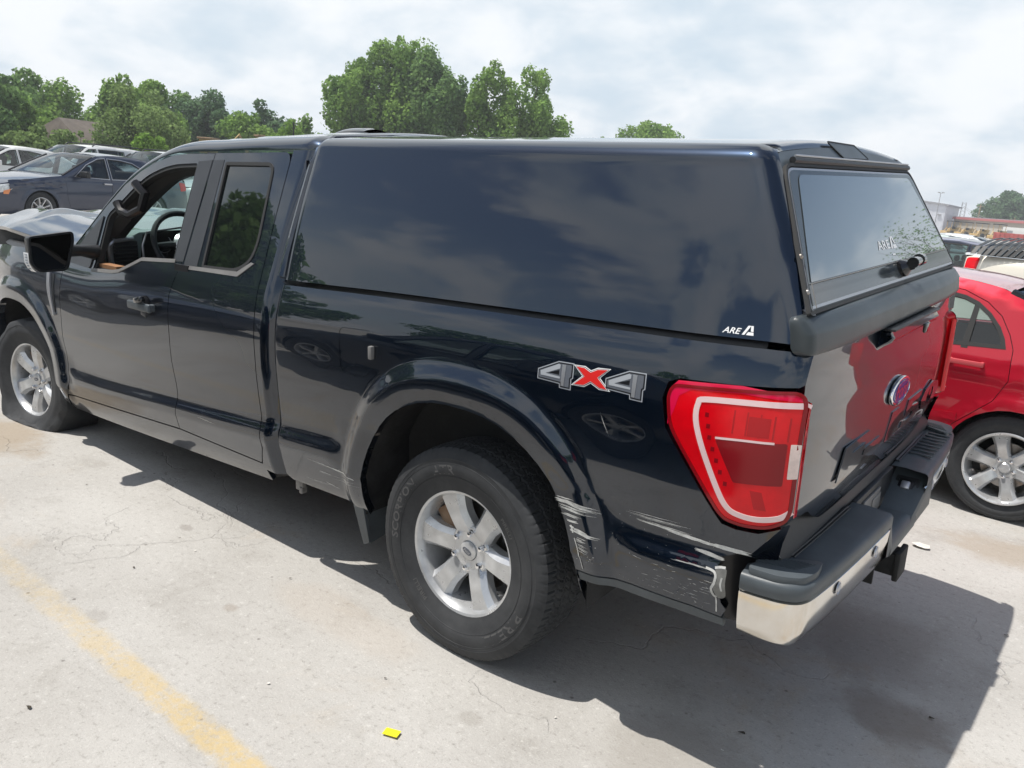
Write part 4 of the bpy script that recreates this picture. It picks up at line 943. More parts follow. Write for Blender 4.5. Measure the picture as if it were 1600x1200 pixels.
# ================================================================ rear bumper
BPp=[(-1.035,.960),(-1.065,.959),(-1.10,.956),(-1.145,.948),(-1.180,.930),(-1.200,.900),(-1.210,.85),(-1.222,.72),(-1.232,.55),(-1.240,.35),(-1.244,.24)]
BPc=curve(BPp,5)
bp=empty('rear_bumper',None,None,parent=T_)
for sg in (1,-1):
    n=len(BPc)
    def face(zs_,path=BPc,sg=sg,ins=0):
        rows=[]
        for i,(x,y) in enumerate(path):
            a=Vector(path[max(0,i-1)]); c=Vector(path[min(n-1,i+1)]); d=(c-a).normalized(); nn=Vector((d.y,-d.x))
            if nn.y<0 and i<6: nn=-nn
            if nn.x>0: nn=-nn
            if i<8 and nn.y<0: nn=-nn
            lo=.0
            rows.append([(x+nn.x*o,sg*(y+nn.y*o),z+ (.010*sstep(-1.2,-1.0,x) if z<.56 else 0)) for o,z in zs_])
        return rows
    b=B(); b.grid(face([(-.012,.706),(0,.700),(-.001,.66),(-.010,.60),(-.020,.568),(-.034,.553),(-.06,.546)])); b.build('chrome_face','chromedirty' if sg>0 else 'chrome',bp,fixn=False,sharp=60)
    b=B(); b.grid(face([(-.030,.758),(-.010,.7565),(-.002,.753),(.003,.745),(.003,.712),(-.006,.704)])); tp=b.build('bumper_pad','greyplast',bp,fixn=False,sharp=70)
    # top deck
    inner=[(-1.03,.90),(-1.06,.86),(-1.085,.82),(-1.105,.70),(-1.112,.5),(-1.116,.24)]
    rows=[]
    fc=face([(-.030,.758)])
    for i in range(n):
        t=i/(n-1); k=t*(len(inner)-1); j=min(int(k),len(inner)-2); q=k-j; xi=inner[j][0]*(1-q)+inner[j+1][0]*q; yi=inner[j][1]*(1-q)+inner[j+1][1]*q
        p=fc[i][0]; rows.append([p,(p[0]*.5+xi*.5,p[1]*.5+sg*yi*.5,.762),(xi,sg*yi,.760),(xi+.01,sg*yi,.70)])
    b=B(); b.grid(rows); b.build('bumper_step','greyplast',bp,fixn=False,sharp=50)
    cbk=roundp([(-1.045,.953),(-1.135,.947),(-1.190,.915),(-1.206,.85),(-1.196,.775),(-1.06,.86)],.022)
    b=B(); b.prism(cbk,.752,.776,mp=lambda u,v,h,sg=sg:(u,sg*v,h)); b.build('corner_block','greyplast',bp,bev=.006)
    # groove and tread ribs moulded in the step
    for k in range(0 if sg>0 else 9):
        y=.44+k*.047; b=B(); b.box((-1.170+.0*k,sg*y,.7645),(.085,.012 if sg<0 else .006,.006)); b.build('tread_rib','greyplast',bp,bev=.002)
    b=B(); b.tube([(-1.116,sg*.30,.762),(-1.112,sg*.55,.762),(-1.105,sg*.78,.762)],.006,5); b.tube([(-1.126,sg*.30,.762),(-1.122,sg*.55,.762),(-1.115,sg*.78,.762)],.003,5); b.build('step_groove','black',bp)
    b=B()
    for k in range(13):
        x0=-1.075-k*.0082; b.tube([(x0+.022,sg*(.905-.0030*k*.6),.777),(x0-.012,sg*(.845-.0025*k),.777)],.0022,4)
    o=b.build('corner_tread','greyplast',bp); o['kind']='stuff'
    # inner end of the raised section, sloping down to the recessed step
    b=B(); P1=face([(-.030,.758),(0,.738),(0,.700),(.001,.60),(-.05,.546)])[-1]
    ye=.24 if sg>0 else .36; yl=.165 if sg>0 else .10
    P0=[(-1.116,ye,.760)]+[(p[0],ye,p[2]) for p in P1]+[(-1.13,ye,.55)]
    P2=[(-1.130,yl,.640)]+[(-1.205,yl,.640),(-1.238,yl,.625),(-1.243,yl,.61),(-1.238,yl,.575),(-1.19,yl,.545)]+[(-1.14,yl,.55)]
    b.grid([[ (x,sg*y,z) for x,y,z in P0],[(x,sg*y,z) for x,y,z in P2]]); b.build('step_end','greyplast',bp,fixn=False,sharp=50)
b=B(); prof=[(-1.130,.640),(-1.205,.640),(-1.232,.632),(-1.243,.612),(-1.240,.575),(-1.19,.545),(-1.14,.55)]
b.grid([[(x,y,z) for x,z in prof] for y in (-.166,0,.166)]); b.build('recessed_step','greyplast',bp,fixn=False,sharp=50)
b=B(); b.box((-1.112,0,.66),(.03,.46,.20)); b.build('plate_mount','black',bp,bev=.005)
b=B(); b.box((-1.131,.06,.695),(.008,.20,.085)); b.box((-1.136,.01,.69),(.004,.10,.055)); b.build('plate_bracket','belt',bp,bev=.003)
b=B(); b.box((-1.178,-.235,.692),(.085,.012,.085),(0.85,0,0)); sk=b.build('trailer_socket','black',bp,bev=.005)
b=B(); b.box((-1.178,-.229,.697),(.055,.012,.055),(0.85,0,0)); b.build('socket_recess','decblack',sk,bev=.004)
b=B(); b.box((-1.178,-.222,.701),(.032,.014,.034),(0.85,0,0)); b.build('socket_cover','silver',sk,bev=.005)
b=B(); b.box((-1.19,.215,.655),(.05,.03,.055)); b.lathe([(.012,0),(.022,.0),(.022,.03),(.012,.03)],16,T=Matrix.Translation((-1.22,.20,.64))); b.build('plate_lamp','black',bp,bev=.004)
b=B(); b.box((-1.02,0,.51),(.12,1.2,.08)); b.box((-1.14,0,.49),(.22,.085,.085)); b.box((-1.245,0,.49),(.02,.11,.11)); b.build('hitch_receiver','dark',bp,bev=.006)
b=B(); b.box((-1.13,.12,.485),(.12,.012,.10)); b.box((-1.13,-.12,.485),(.12,.012,.10)); b.build('chain_plate','dark',bp)
for y in (.70,.38,-.38,-.70):
    px_=interp(abs(y),[(.24,-1.244),(.55,-1.232),(.72,-1.222),(.84,-1.208)]); b=B(); q=Vector((-1,0,0)).to_track_quat('Y','Z').to_matrix().to_4x4()
    b.lathe([(.0,.002),(.011,.003),(.012,.0),(.016,.0),(.018,.003),(.020,.0)],20,T=Matrix.Translation((px_-.002,y,.672))@q); b.build('parking_sensor','silver',bp)
b=B(); b.grid([[(x+.02,sg*y,z) for z in (.56,.70)] for sg in (1,) for x,y in ((-.96,.90),(-1.1,.86),(-1.12,.6),(-1.12,.2))]); b.grid([[(x+.02,-y,z) for z in (.56,.70)] for x,y in ((-.96,.90),(-1.1,.86),(-1.12,.6),(-1.12,.2))]); b.build('bumper_backing','black',bp,fixn=False)
# black moulding between the bumper deck and the tailgate
b=B(); b.grid([[(-1.118,y,.70),(-1.105,y,.785),(-1.06,y,.86),(-1.05,y,.90)] for y in lin(-.86,.86,9)]); b.build('sill_moulding','black',T_,fixn=False)
for sg in (1,-1):
    b=B(); b.grid([[(-1.035,sg*SIDE(-1.035,.80),.797),(-1.065,sg*.885,.775),(-1.095,sg*.862,.75)],[(-1.078,sg*SIDE(-1.078,.845),.845),(-1.095,sg*.880,.84),(-1.105,sg*.862,.83)],[(-1.118,sg*SIDE(-1.118,.90),.902),(-1.122,sg*.885,.90),(-1.120,sg*.862,.89)]]); b.build('bed_corner','navy',T_,fixn=False,sharp=60)
# dark end of the bed behind the torn corner
for sg in (1,-1):
    b=B(); b.grid([[(x,sg*y,z) for x,y in ((-.95,.93),(-.995,.905),(-1.06,.86))] for z in (.575,.65,.72,.80,.90)]); b.build('corner_inner_panel','decblack',T_,fixn=False,sharp=60)
# ================================================================ mirrors
for sg in (1,-1):
    mo=[(1.275,1.388),(1.068,1.402),(1.050,1.392),(1.048,1.360),(1.085,1.235),(1.110,1.207),(1.240,1.212),(1.268,1.232)]
    mo=roundp([(1.282,1.388),(1.052,1.404),(1.050,1.355),(1.098,1.205),(1.250,1.208),(1.284,1.255)],[.02,.02,.04,.03,.03,.03])
    mr=empty('side_mirror',None,None,parent=T_)
    b=B(); back=[((y-1.165)*.72+1.165,(z-1.30)*.74+1.30) for y,z in mo]; mid=[((y-1.165)*.97+1.165,(z-1.30)*.97+1.30) for y,z in mo]
    n=len(mo); V=[]
    for P_,x in ((mo,2.600),(mid,2.66),(back,2.72)): V+=[(x+(.03*(1.28-y)/.2 if sg else 0),sg*y,z) for y,z in P_]
    Fc=[(i,(i+1)%n,n+(i+1)%n,n+i) for i in range(n)]+[(n+i,n+(i+1)%n,2*n+(i+1)%n,2*n+i) for i in range(n)]+[tuple(range(2*n,3*n))]
    b.add(V,Fc); b.build('mirror_housing','black',mr,sharp=50)
    ri=offset_poly(mo,.010)
    def MS(y,z,sg=sg): return (2.602+.03*(1.28-y)/.2,sg*y,z)
    panel('mirror_rim',mo,MS,(-1,0,0),'black',mr,[ri],step=.05,inset=0,flange=.012)
    panel('mirror_glass',offset_poly(mo,.009),lambda y,z,sg=sg:(2.610+.03*(1.28-y)/.2,sg*y,z),(-1,0,0),'mirror',mr,step=.05,inset=0,flange=0)
    b=B(); P_=[(1.290,1.310),(1.291,1.26),(1.280,1.232),(1.262,1.212)]
    V=[]
    for y,z in P_: V+=[(2.600+.002,sg*(y),z),(2.655,sg*(y+.002),z)]
    b.add(V,[(i,i+1,i+3,i+2) for i in range(0,6,2)])
    b.build('turn_signal','white',mr,fixn=False,sharp=60)
    for k in range(6):
        q=B(); y,z=interp(1.30-k*.014,[(1.21,1.264),(1.232,1.281),(1.26,1.292),(1.31,1.291)]),1.30-k*.014
        q.box((2.628,sg*(y+.001),z),(.02,.004,.006)); q.build('signal_led','decgrey',mr)
    b=B(); b.tube([(2.67,sg*1.09,1.305),(2.71,sg*.99,1.295),(2.76,sg*.89,1.275)],[.036,.030,.042],12); b.build('mirror_arm','black',mr)
# ================================================================ interior seen through the open window
it=empty('cabin_interior',None,None,parent=T_)
C0=Vector((2.665,.42,1.305)); ax=Vector((-.90,0,.42)).normalized(); e1=Vector((0,1,0)); e2=ax.cross(e1).normalized()
b=B(); b.tube([C0+e1*.185*cos(t)+e2*.185*sin(t) for t in lin(0,2*PI,41)],.0165,10,False); sw=b.build('steering_wheel','black',it)
b=B(); 
for t in (0,PI,-PI/2 if e2.z>0 else PI/2): b.tube([C0+(e1*cos(t)+e2*sin(t))*.05-ax*.02,C0+(e1*cos(t)+e2*sin(t))*.178],[.028,.014],8)
b.build('wheel_spoke','black',sw)
b=B(); b.lathe([(0,.02),(.05,.018),(.068,0),(.06,-.04)],24,T=Matrix.Translation(C0)@ax.to_track_quat('Y','Z').to_matrix().to_4x4()); b.build('wheel_hub','silver',sw)
b=B(); b.tube([C0,C0+Vector((.30,0,-.14))],.04,10); b.build('steering_column','dashblack',it)
b=B(); b.grid([[(3.20,y,1.25),(3.05,y,1.335+(.02 if .2<y<.62 else 0)),(2.90,y,1.350+(.025 if .2<y<.62 else 0)),(2.83,y,1.335+(.03 if .2<y<.62 else 0)),(2.815,y,1.30),(2.86,y,1.02),(2.9,y,.80)] for y in lin(-.82,.82,24)]); b.build('dashboard','dash',it,fixn=False,sharp=60)
b=B(); b.grid([[(2.765,y,1.375 if y<.59 else 1.36),(2.80,y,1.25),(2.83,y,1.15)] for y in (.20,.3,.5,.59,.62)]); b.build('instrument_panel','dashblack',it,fixn=False,sharp=60)
b=B(); b.tube([(2.76,.625,1.20),(2.755,.63,1.30),(2.755,.60,1.372),(2.76,.40,1.39),(2.765,.19,1.385)],.007,6); b.build('instrument_surround','silver',it)
for (y,z) in ((.50,1.30),(.34,1.30)):
    b=B(); b.lathe([(.052,0),(.055,.006),(.050,.008)],28,T=Matrix.Translation((2.775,y,z))@Vector((-1,0,.25)).to_track_quat('Y','Z').to_matrix().to_4x4()); b.build('gauge','silver',it)
b=B(); b.box((2.795,.715,1.25),(.02,.15,.15)); b.build('air_vent','dashblack',it,bev=.01)
for k in range(6):
    b=B(); b.box((2.782,.715,1.195+k*.021),(.012,.13,.006),(0,.4,0)); b.build('vent_slat','black',it)
b=B(); b.tube([(2.80,.66,1.335),(2.785,.78,1.330),(2.785,.805,1.30),(2.79,.800,1.22),(2.80,.775,1.12)],[.012,.014,.017,.016,.014],8); b.build('vent_frame','silver',it)
b=B(); b.grid([[(2.80,.83,1.24),(2.95,.86,1.24)],[(2.70,.83,1.0),(2.95,.86,1.0)]]); b.box((2.70,.875,1.10),(.35,.05,.24)); b.build('door_trim','brown',it,fixn=False)
for sg in (1,-1):
    b=B(); b.box((2.48,sg*.895,1.12),(1.0,.03,.16)); b.build('door_inner_panel','black',it,bev=.01)
b=B(); P_=[(2.50,.775,1.655),(2.44,.755,1.60),(2.47,.765,1.52),(2.55,.79,1.485),(2.62,.80,1.50),(2.655,.80,1.545)]; b.tube(P_,[.022,.026,.024,.022,.024,.026],8); b.build('grab_handle','decblack',it)
b=B(); b.box((2.42,0,1.66),(.03,.24,.07)); b.tube([(2.43,0,1.69),(2.50,0,1.78)],.012,6); b.build('interior_mirror','black',it,bev=.01)
for y in (.42,-.42):
    s=B(); s.box((2.0,y,.86),(.52,.50,.16)); s.box((1.72,y,1.16),(.14,.48,.56),(0,-.22,0)); s.box((1.63,y,1.52),(.10,.26,.17),(0,-.22,0)); s.build('front_seat','fabric',it,bev=.04,seg=3)
s=B(); s.box((1.30,0,.85),(.45,1.4,.16)); s.box((1.14,0,1.15),(.12,1.4,.55),(0,-.15,0)); s.build('rear_seat','fabric',it,bev=.04)
s=B(); s.box((2.2,0,.62),(1.9,1.6,.05)); s.build('cabin_carpet','dark',it)
b=B(); b.grid([[(1.10,y,z) for y in (-.74,0,.74)] for z in (1.25,1.5,1.80)]); b.build('cab_back_wall','decblack',it,fixn=False)
# ================================================================ decals and damage
def dec(name,poly,mt,off,par,holes=(),step=.03,S=S_bedL,fl=0):
    return panel(name,poly,S,(0,1,0),mt,par,holes,step=step,inset=0,flange=fl,off=off)
f4=[(-.324,1.192),(-.398,1.233),(-.447,1.236),(-.452,1.195),(-.444,1.191),(-.447,1.160),(-.409,1.159),(-.407,1.171),(-.326,1.168)]
f4=[(-.322,1.202),(-.395,1.236),(-.449,1.238),(-.452,1.196),(-.446,1.192),(-.448,1.160),(-.409,1.160),(-.407,1.172),(-.324,1.174)]
h4=[(-.362,1.197),(-.402,1.212),(-.402,1.197)]
xx=[(-.453,1.236),(-.491,1.238),(-.513,1.229),(-.536,1.241),(-.578,1.245),(-.546,1.214),(-.585,1.182),(-.550,1.181),(-.518,1.194),(-.496,1.179),(-.452,1.177),(-.487,1.209)]
def layers(base,hole,mats,name):
    k=0
    for i,(ins,m) in enumerate(mats):
        p=offset_poly(base,ins); hh=[offset_poly(hole,-max(.0,.0035-ins))] if hole and i>=2 else []
        dec(name if i==0 else name+'_layer',p,m,.0008+.0007*i,bedL,hh,step=.03)
sh=lambda P,dx,dz:[(a+dx,b_+dz) for a,b_ in P]
for (dx,dz) in ((0,0),(-.2465,.0145)):
    layers(sh(f4,dx,dz),sh(h4,dx,dz),[(-.002,'decgrey'),(.0012,'decblack'),(.0050,'decgrey2')],'four_by_four_numeral')
    dec('numeral_facet',sh([(-.332,1.199),(-.397,1.230),(-.404,1.228),(-.404,1.217),(-.352,1.194),(-.407,1.192),(-.407,1.186),(-.335,1.186)],dx,dz),'decgrey',.0030,bedL)
    dec('numeral_facet',sh([(-.410,1.230),(-.424,1.231),(-.424,1.166),(-.413,1.166)],dx,dz),'silver',.0030,bedL)
layers(xx,None,[(-.0015,'white'),(.0012,'decblack'),(.0030,'white'),(.0045,'decred')],'four_by_four_letter')
rs=random.Random(11)
sc=bmesh.new()
class SB(B):
    pass
sb=B()
def streak(x0,z0,x1,z1,w,n=1,jit=.004):
    """irregular hair-thin scrape lying on the bed side"""
    for k in range(n):
        a=rs.uniform(0,.25); e=rs.uniform(.6,1); dz=rs.uniform(-jit,jit); m=max(4,int(abs(x1-x0)*e*60)); up=[];dn=[]
        for i in range(m+1):
            t=a+(e-a)*i/m; x=x0+(x1-x0)*t; z=z0+(z1-z0)*t+dz+rs.uniform(-.0006,.0006); ww=w*rs.uniform(.25,1)*math.sin(PI*(i+.3)/(m+.6))
            y=SIDE(x,z)+.0012; up.append((x,y,z+ww/2)); dn.append((x,y,z-ww/2))
        sb.grid([up,dn])
def flake(x,z,r,n=7,el=1.6):
    p=[]
    for i in range(n):
        a=2*PI*i/n; q=r*rs.uniform(.5,1.1); X=x+q*el*cos(a); Z=z+q*sin(a)*.6; p.append((X,SIDE(X,Z)+.0014,Z))
    sb.add(p,[tuple(range(n))])
streak(-.425,.808,-.505,.814,.0045,14,.008); streak(-.45,.81,-.60,.797,.0022,18,.007); streak(-.43,.79,-.58,.787,.0020,14,.007)
streak(-.45,.768,-.54,.766,.003,6,.006); streak(-.47,.750,-.53,.754,.006,5,.003)
streak(-.492,.731,-.56,.726,.006,5,.003); streak(-.50,.722,-.600,.715,.006,7,.004)
for p in ((-.497,.733),(-.503,.722),(-.515,.722)): flake(*p,.007)
streak(-.515,.70,-.56,.70,.003,8,.008); streak(-.52,.68,-.57,.675,.002,10,.016)
for i in range(14): flake(rs.uniform(-.60,-.52),rs.uniform(.62,.70),rs.uniform(.0008,.002))
streak(-.70,.816,-.90,.813,.003,8,.004); streak(-.78,.811,-1.05,.800,.0045,12,.003); streak(-.93,.806,-1.052,.803,.005,14,.005); streak(-.98,.803,-1.05,.801,.009,4,.0015)
streak(-.89,.779,-.985,.768,.006,9,.005); streak(-.93,.776,-.988,.766,.009,4,.003)
streak(-.665,.825,-.90,.835,.0016,6,.010)
streak(-.82,.733,-.945,.737,.003,3,.0008); streak(-.865,.737,-.962,.735,.006,3,.001)
for i in range(42):
    x=rs.uniform(-.96,-.70); z=rs.uniform(.61,.715); l=rs.uniform(.003,.045); streak(x,z,x-l,z+rs.uniform(-.004,.004),rs.uniform(.0008,.0018))
for i in range(50): flake(rs.uniform(-.97,-.6),rs.uniform(.60,.82),rs.uniform(.0004,.0012))
def zig(P,w):
    P=curve(P,5); st=strip(P,w); n=len(P); u=[];d=[]
    for i,(x,z) in enumerate(st): (u if i<n else d).append((x,SIDE(x,z)+.002,z))
    sb.grid([u,d[::-1]])
zig([(-.935,.738),(-.958,.734),(-.966,.722),(-.964,.70),(-.957,.680),(-.962,.662),(-.972,.655)],.007)
zig([(-.960,.744),(-.975,.749),(-.988,.750)],.007); zig([(-.984,.722),(-.982,.70),(-.986,.680)],.005); zig([(-.970,.655),(-.972,.64),(-.972,.605)],.004)
zig([(-.495,.738),(-.502,.725),(-.505,.715)],.006); zig([(-.512,.70),(-.53,.66),(-.543,.60)],.003)
# front lower corner of the bed
streak(.845,.603,.60,.600,.0035,4,.002); streak(.70,.603,.49,.598,.004,5,.003); streak(.79,.565,.70,.562,.0025,4,.004); streak(.70,.560,.49,.585,.0012,5,.012); streak(.76,.520,.66,.510,.004,4,.002); streak(.90,.50,.70,.514,.002,4,.003)
streak(-.56,1.12,-.60,1.05,.0016,4,.006); streak(1.7,.60,1.45,.595,.0012,3,.004)
o=sb.build('paint_scrape','scrape',bedL,fixn=False,sharp=None); o['kind']='stuff'
hp=[(-.962,.738),(-.975,.747),(-.992,.744),(-.994,.706),(-.997,.668),(-.985,.655),(-.973,.656),(-.966,.668),(-.962,.682),(-.970,.710),(-.968,.728)]
dec('torn_metal',curve(hp,3,True),'primer',.0012,bedL,step=.02)
# ================================================================ tyre lettering and the four wheels
yc=.848
w1=make_wheel(T_,wheel_mat(0,yc,.3965),'truck',rot=.07)
tyre=[c for c in w1.children if c.name.startswith('tyre')][0]
def ysw(r): return interp(r,[(.25,.1165),(.272,.120),(.300,.129),(.306,.1315),(.332,.1315),(.35,.127),(.356,.1285)])
for s,a,h_,r0,wd_ in (('PIRELLI',3.85,.036,.300,1.45),('SCORPION',.32,.032,.302,1.2),('ATR',1.28,.034,.300,1.15),('PIRELLI',2.45,.016,.262,1.1),('PIRELLI',-.85,.018,.262,1.15)):
    # letters run clockwise seen from outside the wheel
    t=arc_text(s,r0,ysw,a,h_,wd_,bold=.02); t=t.build('sidewall_lettering','tyreletter',tyre,sharp=30)
for r in (.292,.340):
    b=B(); b.lathe([(r-.001,ysw(r)-.001),(r,ysw(r)+.0015),(r+.001,ysw(r)-.001)],96); b.build('sidewall_ring','tyre',tyre)
w2=make_wheel(T_,wheel_mat(0,-yc,.3965,right=True),'truck',rot=.4,full=False)
w3=make_wheel(T_,wheel_mat(3.675,-yc-.03,.3965,.20,0,right=True),'truck',rot=.2,full=False)
w4=make_wheel(T_,wheel_mat(3.676,.858,.272,.125,0),'truck',rot=-.45,flat=-.272)
w4['label']='wheel with a collapsed flat tyre'
# ================================================================ other vehicles
for nm,c,mt_,ds in (('red',(.47,.004,.022),.45,.02),('charcoal',(.035,.045,.075),.5,.04),('silverblue',(.16,.21,.25),.6,.04),('whitep',(.72,.72,.70),.0,.03),('beige',(.70,.66,.57),.1,.05),('silver',(.42,.44,.45),.6,.04),('deepblue',(.008,.013,.032),.4,.03),('green',(.20,.26,.24),.5,.05)):
    M['p_'+nm]=paint('paint_'+nm,c,mt_,.35,ds,.03)
M['headrest']=M['fabric']
SEDAN=dict(wb=2.74,W=.90,top=[('front_bumper',(3.58,.22)),('front_bumper',(3.68,.34)),('front_bumper',(3.71,.52)),('front_bumper',(3.68,.66)),('hood',(3.62,.73)),('hood',(3.3,.83)),('hood',(2.75,.93)),('hood',(2.28,.985)),('windshield',(2.20,1.0)),('windshield',(1.85,1.18)),('windshield',(1.42,1.385)),('roof',(1.25,1.43)),('roof',(.85,1.46)),('roof',(.35,1.45)),('roof',(.02,1.40)),('rear_window',(-.06,1.375)),('rear_window',(-.38,1.22)),('rear_window',(-.66,1.085)),('trunk_lid',(-.74,1.065)),('trunk_lid',(-1.0,1.045)),('trunk_lid',(-1.05,.99)),('trunk_lid',(-1.07,.78)),('rear_bumper',(-1.09,.70)),('rear_bumper',(-1.13,.56)),('rear_bumper',(-1.10,.36)),('rear_bumper',(-.98,.24))],
  arch=.365,belt=.97,
  doors=[[(1.99,1.01),(2.19,.96),(2.17,.55),(2.08,.30),(1.12,.28),(1.10,.95),(1.10,1.395),(1.30,1.385),(1.62,1.26)],[(1.10,.95),(1.10,.28),(.42,.28),(.36,.45),(.22,.66),(.06,.80),(.02,.98),(-.02,1.15),(.20,1.32),(.5,1.385),(1.10,1.395)]],
  wins=[[(1.93,1.0),(1.17,.99),(1.16,1.365),(1.32,1.345),(1.62,1.215)],[(1.06,.99),(.30,1.0),(.16,1.05),(.24,1.20),(.46,1.31),(.75,1.355),(1.06,1.365)]],
  head=[(3.60,.74),(3.30,.80),(3.28,.70),(3.45,.63),(3.66,.60)],tail=[(-.80,.98),(-1.04,.96),(-1.06,.80),(-.84,.78)],wkey='sedan')
def build_car(name,label,cat,mw,sp,col,group=None,detail=1,hasint=True,glass='glassclear',doorline=True):
    root=empty(name,label,cat,group); root.matrix_world=mw
    top=[p for _,p in sp['top']]; tags=[t for t,_ in sp['top']]; W=sp['W']; wb=sp['wb']
    zt=Sm(sorted({round(p[0],3):p[1] for p in top if True}.items())) if False else None
    xs=sorted(set([p[0] for p in top])); 
    body=[p for t,p in sp['top'] if t not in ('front_bumper','rear_bumper')]; body=sorted(body,key=lambda q:q[0])
    def ztop(x): return interp(x,body)
    xf=max(p[0] for p in top); xr=min(p[0] for p in top); belt=sp['belt']; tum=sp.get('tumble',.36)
    def yf(x,z):
        y=W-.030*((z-.62)/.38)**2 if z<belt else W-.030*((belt-.62)/.38)**2-(z-belt)*tum
        if z<.36: y-=(.36-z)*.25
        a=max(0,(x-(wb+.05))/(xf-wb-.05)); y-=.24*a**2.4
        a=max(0,(-.15-x)/(-.15-xr)); y-=.16*a**2.6
        d=ztop(x)-z
        if d<.07 and xr+.1<x<xf-.1: y-=.035*((.07-max(0,d))/.07)**2
        for ax_ in (0,wb):
            r=math.hypot(x-ax_,(z-.33))
            if z>.2 and r<sp['arch']+.09: y+=.012*(1-sstep(sp['arch']+.03,sp['arch']+.09,r))
        # soft body crease
        y+=.008*sstep(.80,.84,z)*(1-sstep(.84,.92,z))
        return y
    A=sp['arch']; R0=.33
    def arc_(cx): return [(cx+A*cos(t),R0+A*sin(t)) for t in lin(-.30,PI+.30,22)]
    zb=sp.get('zb',.24)
    o=list(top); # front -> rear along the top
    o+= [q for q in arc_(0)[::-1]]+[(A+.1,zb),(wb-A-.1,zb)]+[q for q in arc_(wb)[::-1]]
    for sg in (1,-1):
        S=lambda x,z,sg=sg:(x,sg*yf(x,z),z); st=.045 if detail else .09
        if sg<0 and not sp.get('bothsides'): st*=1.6
        if doorline:
            panel('body_side',o,S,(0,sg,0),col,root,[offset_poly(d,0) for d in sp['doors']],step=st,inset=0,flange=.03)
            for d,w in zip(sp['doors'],sp['wins']):
                dd=panel('door',d,S,(0,sg,0),col,root,[w],step=st,inset=.004,flange=.03)
                panel('window_pane',offset_poly(w,-.004),S,(0,sg,0),glass,dd,step=.12,inset=0,flange=0,off=-.015)
                panel('window_trim',offset_poly(w,-.020),S,(0,sg,0),sp.get('trim','gasket'),dd,[offset_poly(w,.003)],step=.08,inset=0,flange=.004,off=.003)
                if sp.get('chromebelt'): panel('window_surround',offset_poly(w,-.030),S,(0,sg,0),'silver',dd,[offset_poly(w,-.018)],step=.08,inset=0,flange=.004,off=.004)
                cx_=min(q[0] for q in d if q[1]>.5)+(.12 if w is sp['wins'][0] else sp.get('hx',.34)); cz=belt-sp.get('hz',.10)
                b=B(); yy=yf(cx_,cz); b.box((cx_,sg*(yy+.028),cz),(.19,.016,.030)); b.box((cx_+.085,sg*(yy+.01),cz),(.02,.03,.03)); b.box((cx_-.085,sg*(yy+.01),cz),(.02,.03,.03)); b.build('door_handle',sp.get('handle',col),dd,bev=.005)
            panel('shut_line_backing',offset_poly(o,.06),lambda x,z,sg=sg:(x,sg*(yf(x,z)-.028),z),(0,sg,0),'decblack',root,[offset_poly(w,-.03) for w in sp['wins']],step=.15,inset=0,flange=0)
        else:
            panel('body_side',o,S,(0,sg,0),col,root,sp['wins'],step=st,inset=0,flange=.03)
            for w in sp['wins']: panel('window_pane',offset_poly(w,-.004),S,(0,sg,0),glass,root,step=.12,inset=0,flange=0,off=-.012)
        if 'head' in sp: panel('headlight',roundp(sp['head'],.03),S,(0,sg,0),'headlamp',root,step=.05,inset=0,flange=.01,off=.006)
        if 'amber' in sp: panel('side_marker',sp['amber'],S,(0,sg,0),'amber',root,step=.05,inset=0,flange=.01,off=.009)
        if 'tail' in sp: panel('tail_light',roundp(sp['tail'],.03),S,(0,sg,0),'lampred',root,step=.05,inset=0,flange=.01,off=.006)
        if 'mould' in sp:
            for m_ in sp['mould']: panel('side_moulding',m_,S,(0,sg,0),col,root,step=.05,inset=0,flange=.012,off=.010)
        if sp.get('mirror',1):
            mx=sp['wins'][0][0][0]-.10; mz=belt+.07
            b=B(); b.box((mx,sg*(W+.10),mz),(.10,.20,.13)); b.box((mx+.0,sg*(W-.01),mz-.03),(.06,.1,.04)); b.build('side_mirror',sp.get('mirrorcol',col),root,bev=.03,seg=3)
    # top strip
    i=0
    while i<len(tags):
        j=i
        while j+1<len(tags) and tags[j+1]==tags[i]: j+=1
        seg=top[i:min(j+2,len(top))]; t=tags[i]
        if len(seg)<2: i=j+1; continue
        seg=curve(seg,3); rows=[]
        for (x,z) in seg:
            y0=yf(x,z); r=[]
            for v in lin(-1,1,17):
                cr_= {'hood':.035,'roof':sp.get('crown',.035),'windshield':.02,'rear_window':.02,'trunk_lid':.015 if z>1.0 else 0}.get(t,0)
                bx_= {'windshield':.13,'rear_window':-.10,'front_bumper':.0,'rear_bumper':0,'hood':.06*sstep(wb,xf,x)}.get(t,0)
                endb=.10*(1-v*v) if x>xf-.25 else (-.06*(1-v*v) if x<xr+.2 else 0)
                r.append((x+bx_*(1-v*v)*1.0+endb, y0*v, z+cr_*(1-v*v)))
            rows.append(r)
        m={'windshield':glass,'rear_window':glass}.get(t,col)
        b=B(); b.grid(rows); b.build(t,m,root,sharp=50,fixn=False)
        i=j+1
    # glass borders
    for sg in (1,-1):
        for tt in ('windshield','rear_window'):
            P=[(x,sg*(yf(x,z)-.02),z-.006) for (t,(x,z)) in sp['top'] if t==tt]
            if P: b=B(); b.tube(P,.03,6); b.build('pillar_lining','decblack',root)
    # interior and floor
    b=B(); b.box(((wb)/2,0,.30),(wb+1.2,W*1.7,.10)); b.box((wb+.35,0,.55),(.6,W*1.3,.4)); b.box((-.55,0,.6),(.6,W*1.5,.35)); b.build('underbody','dark',root)
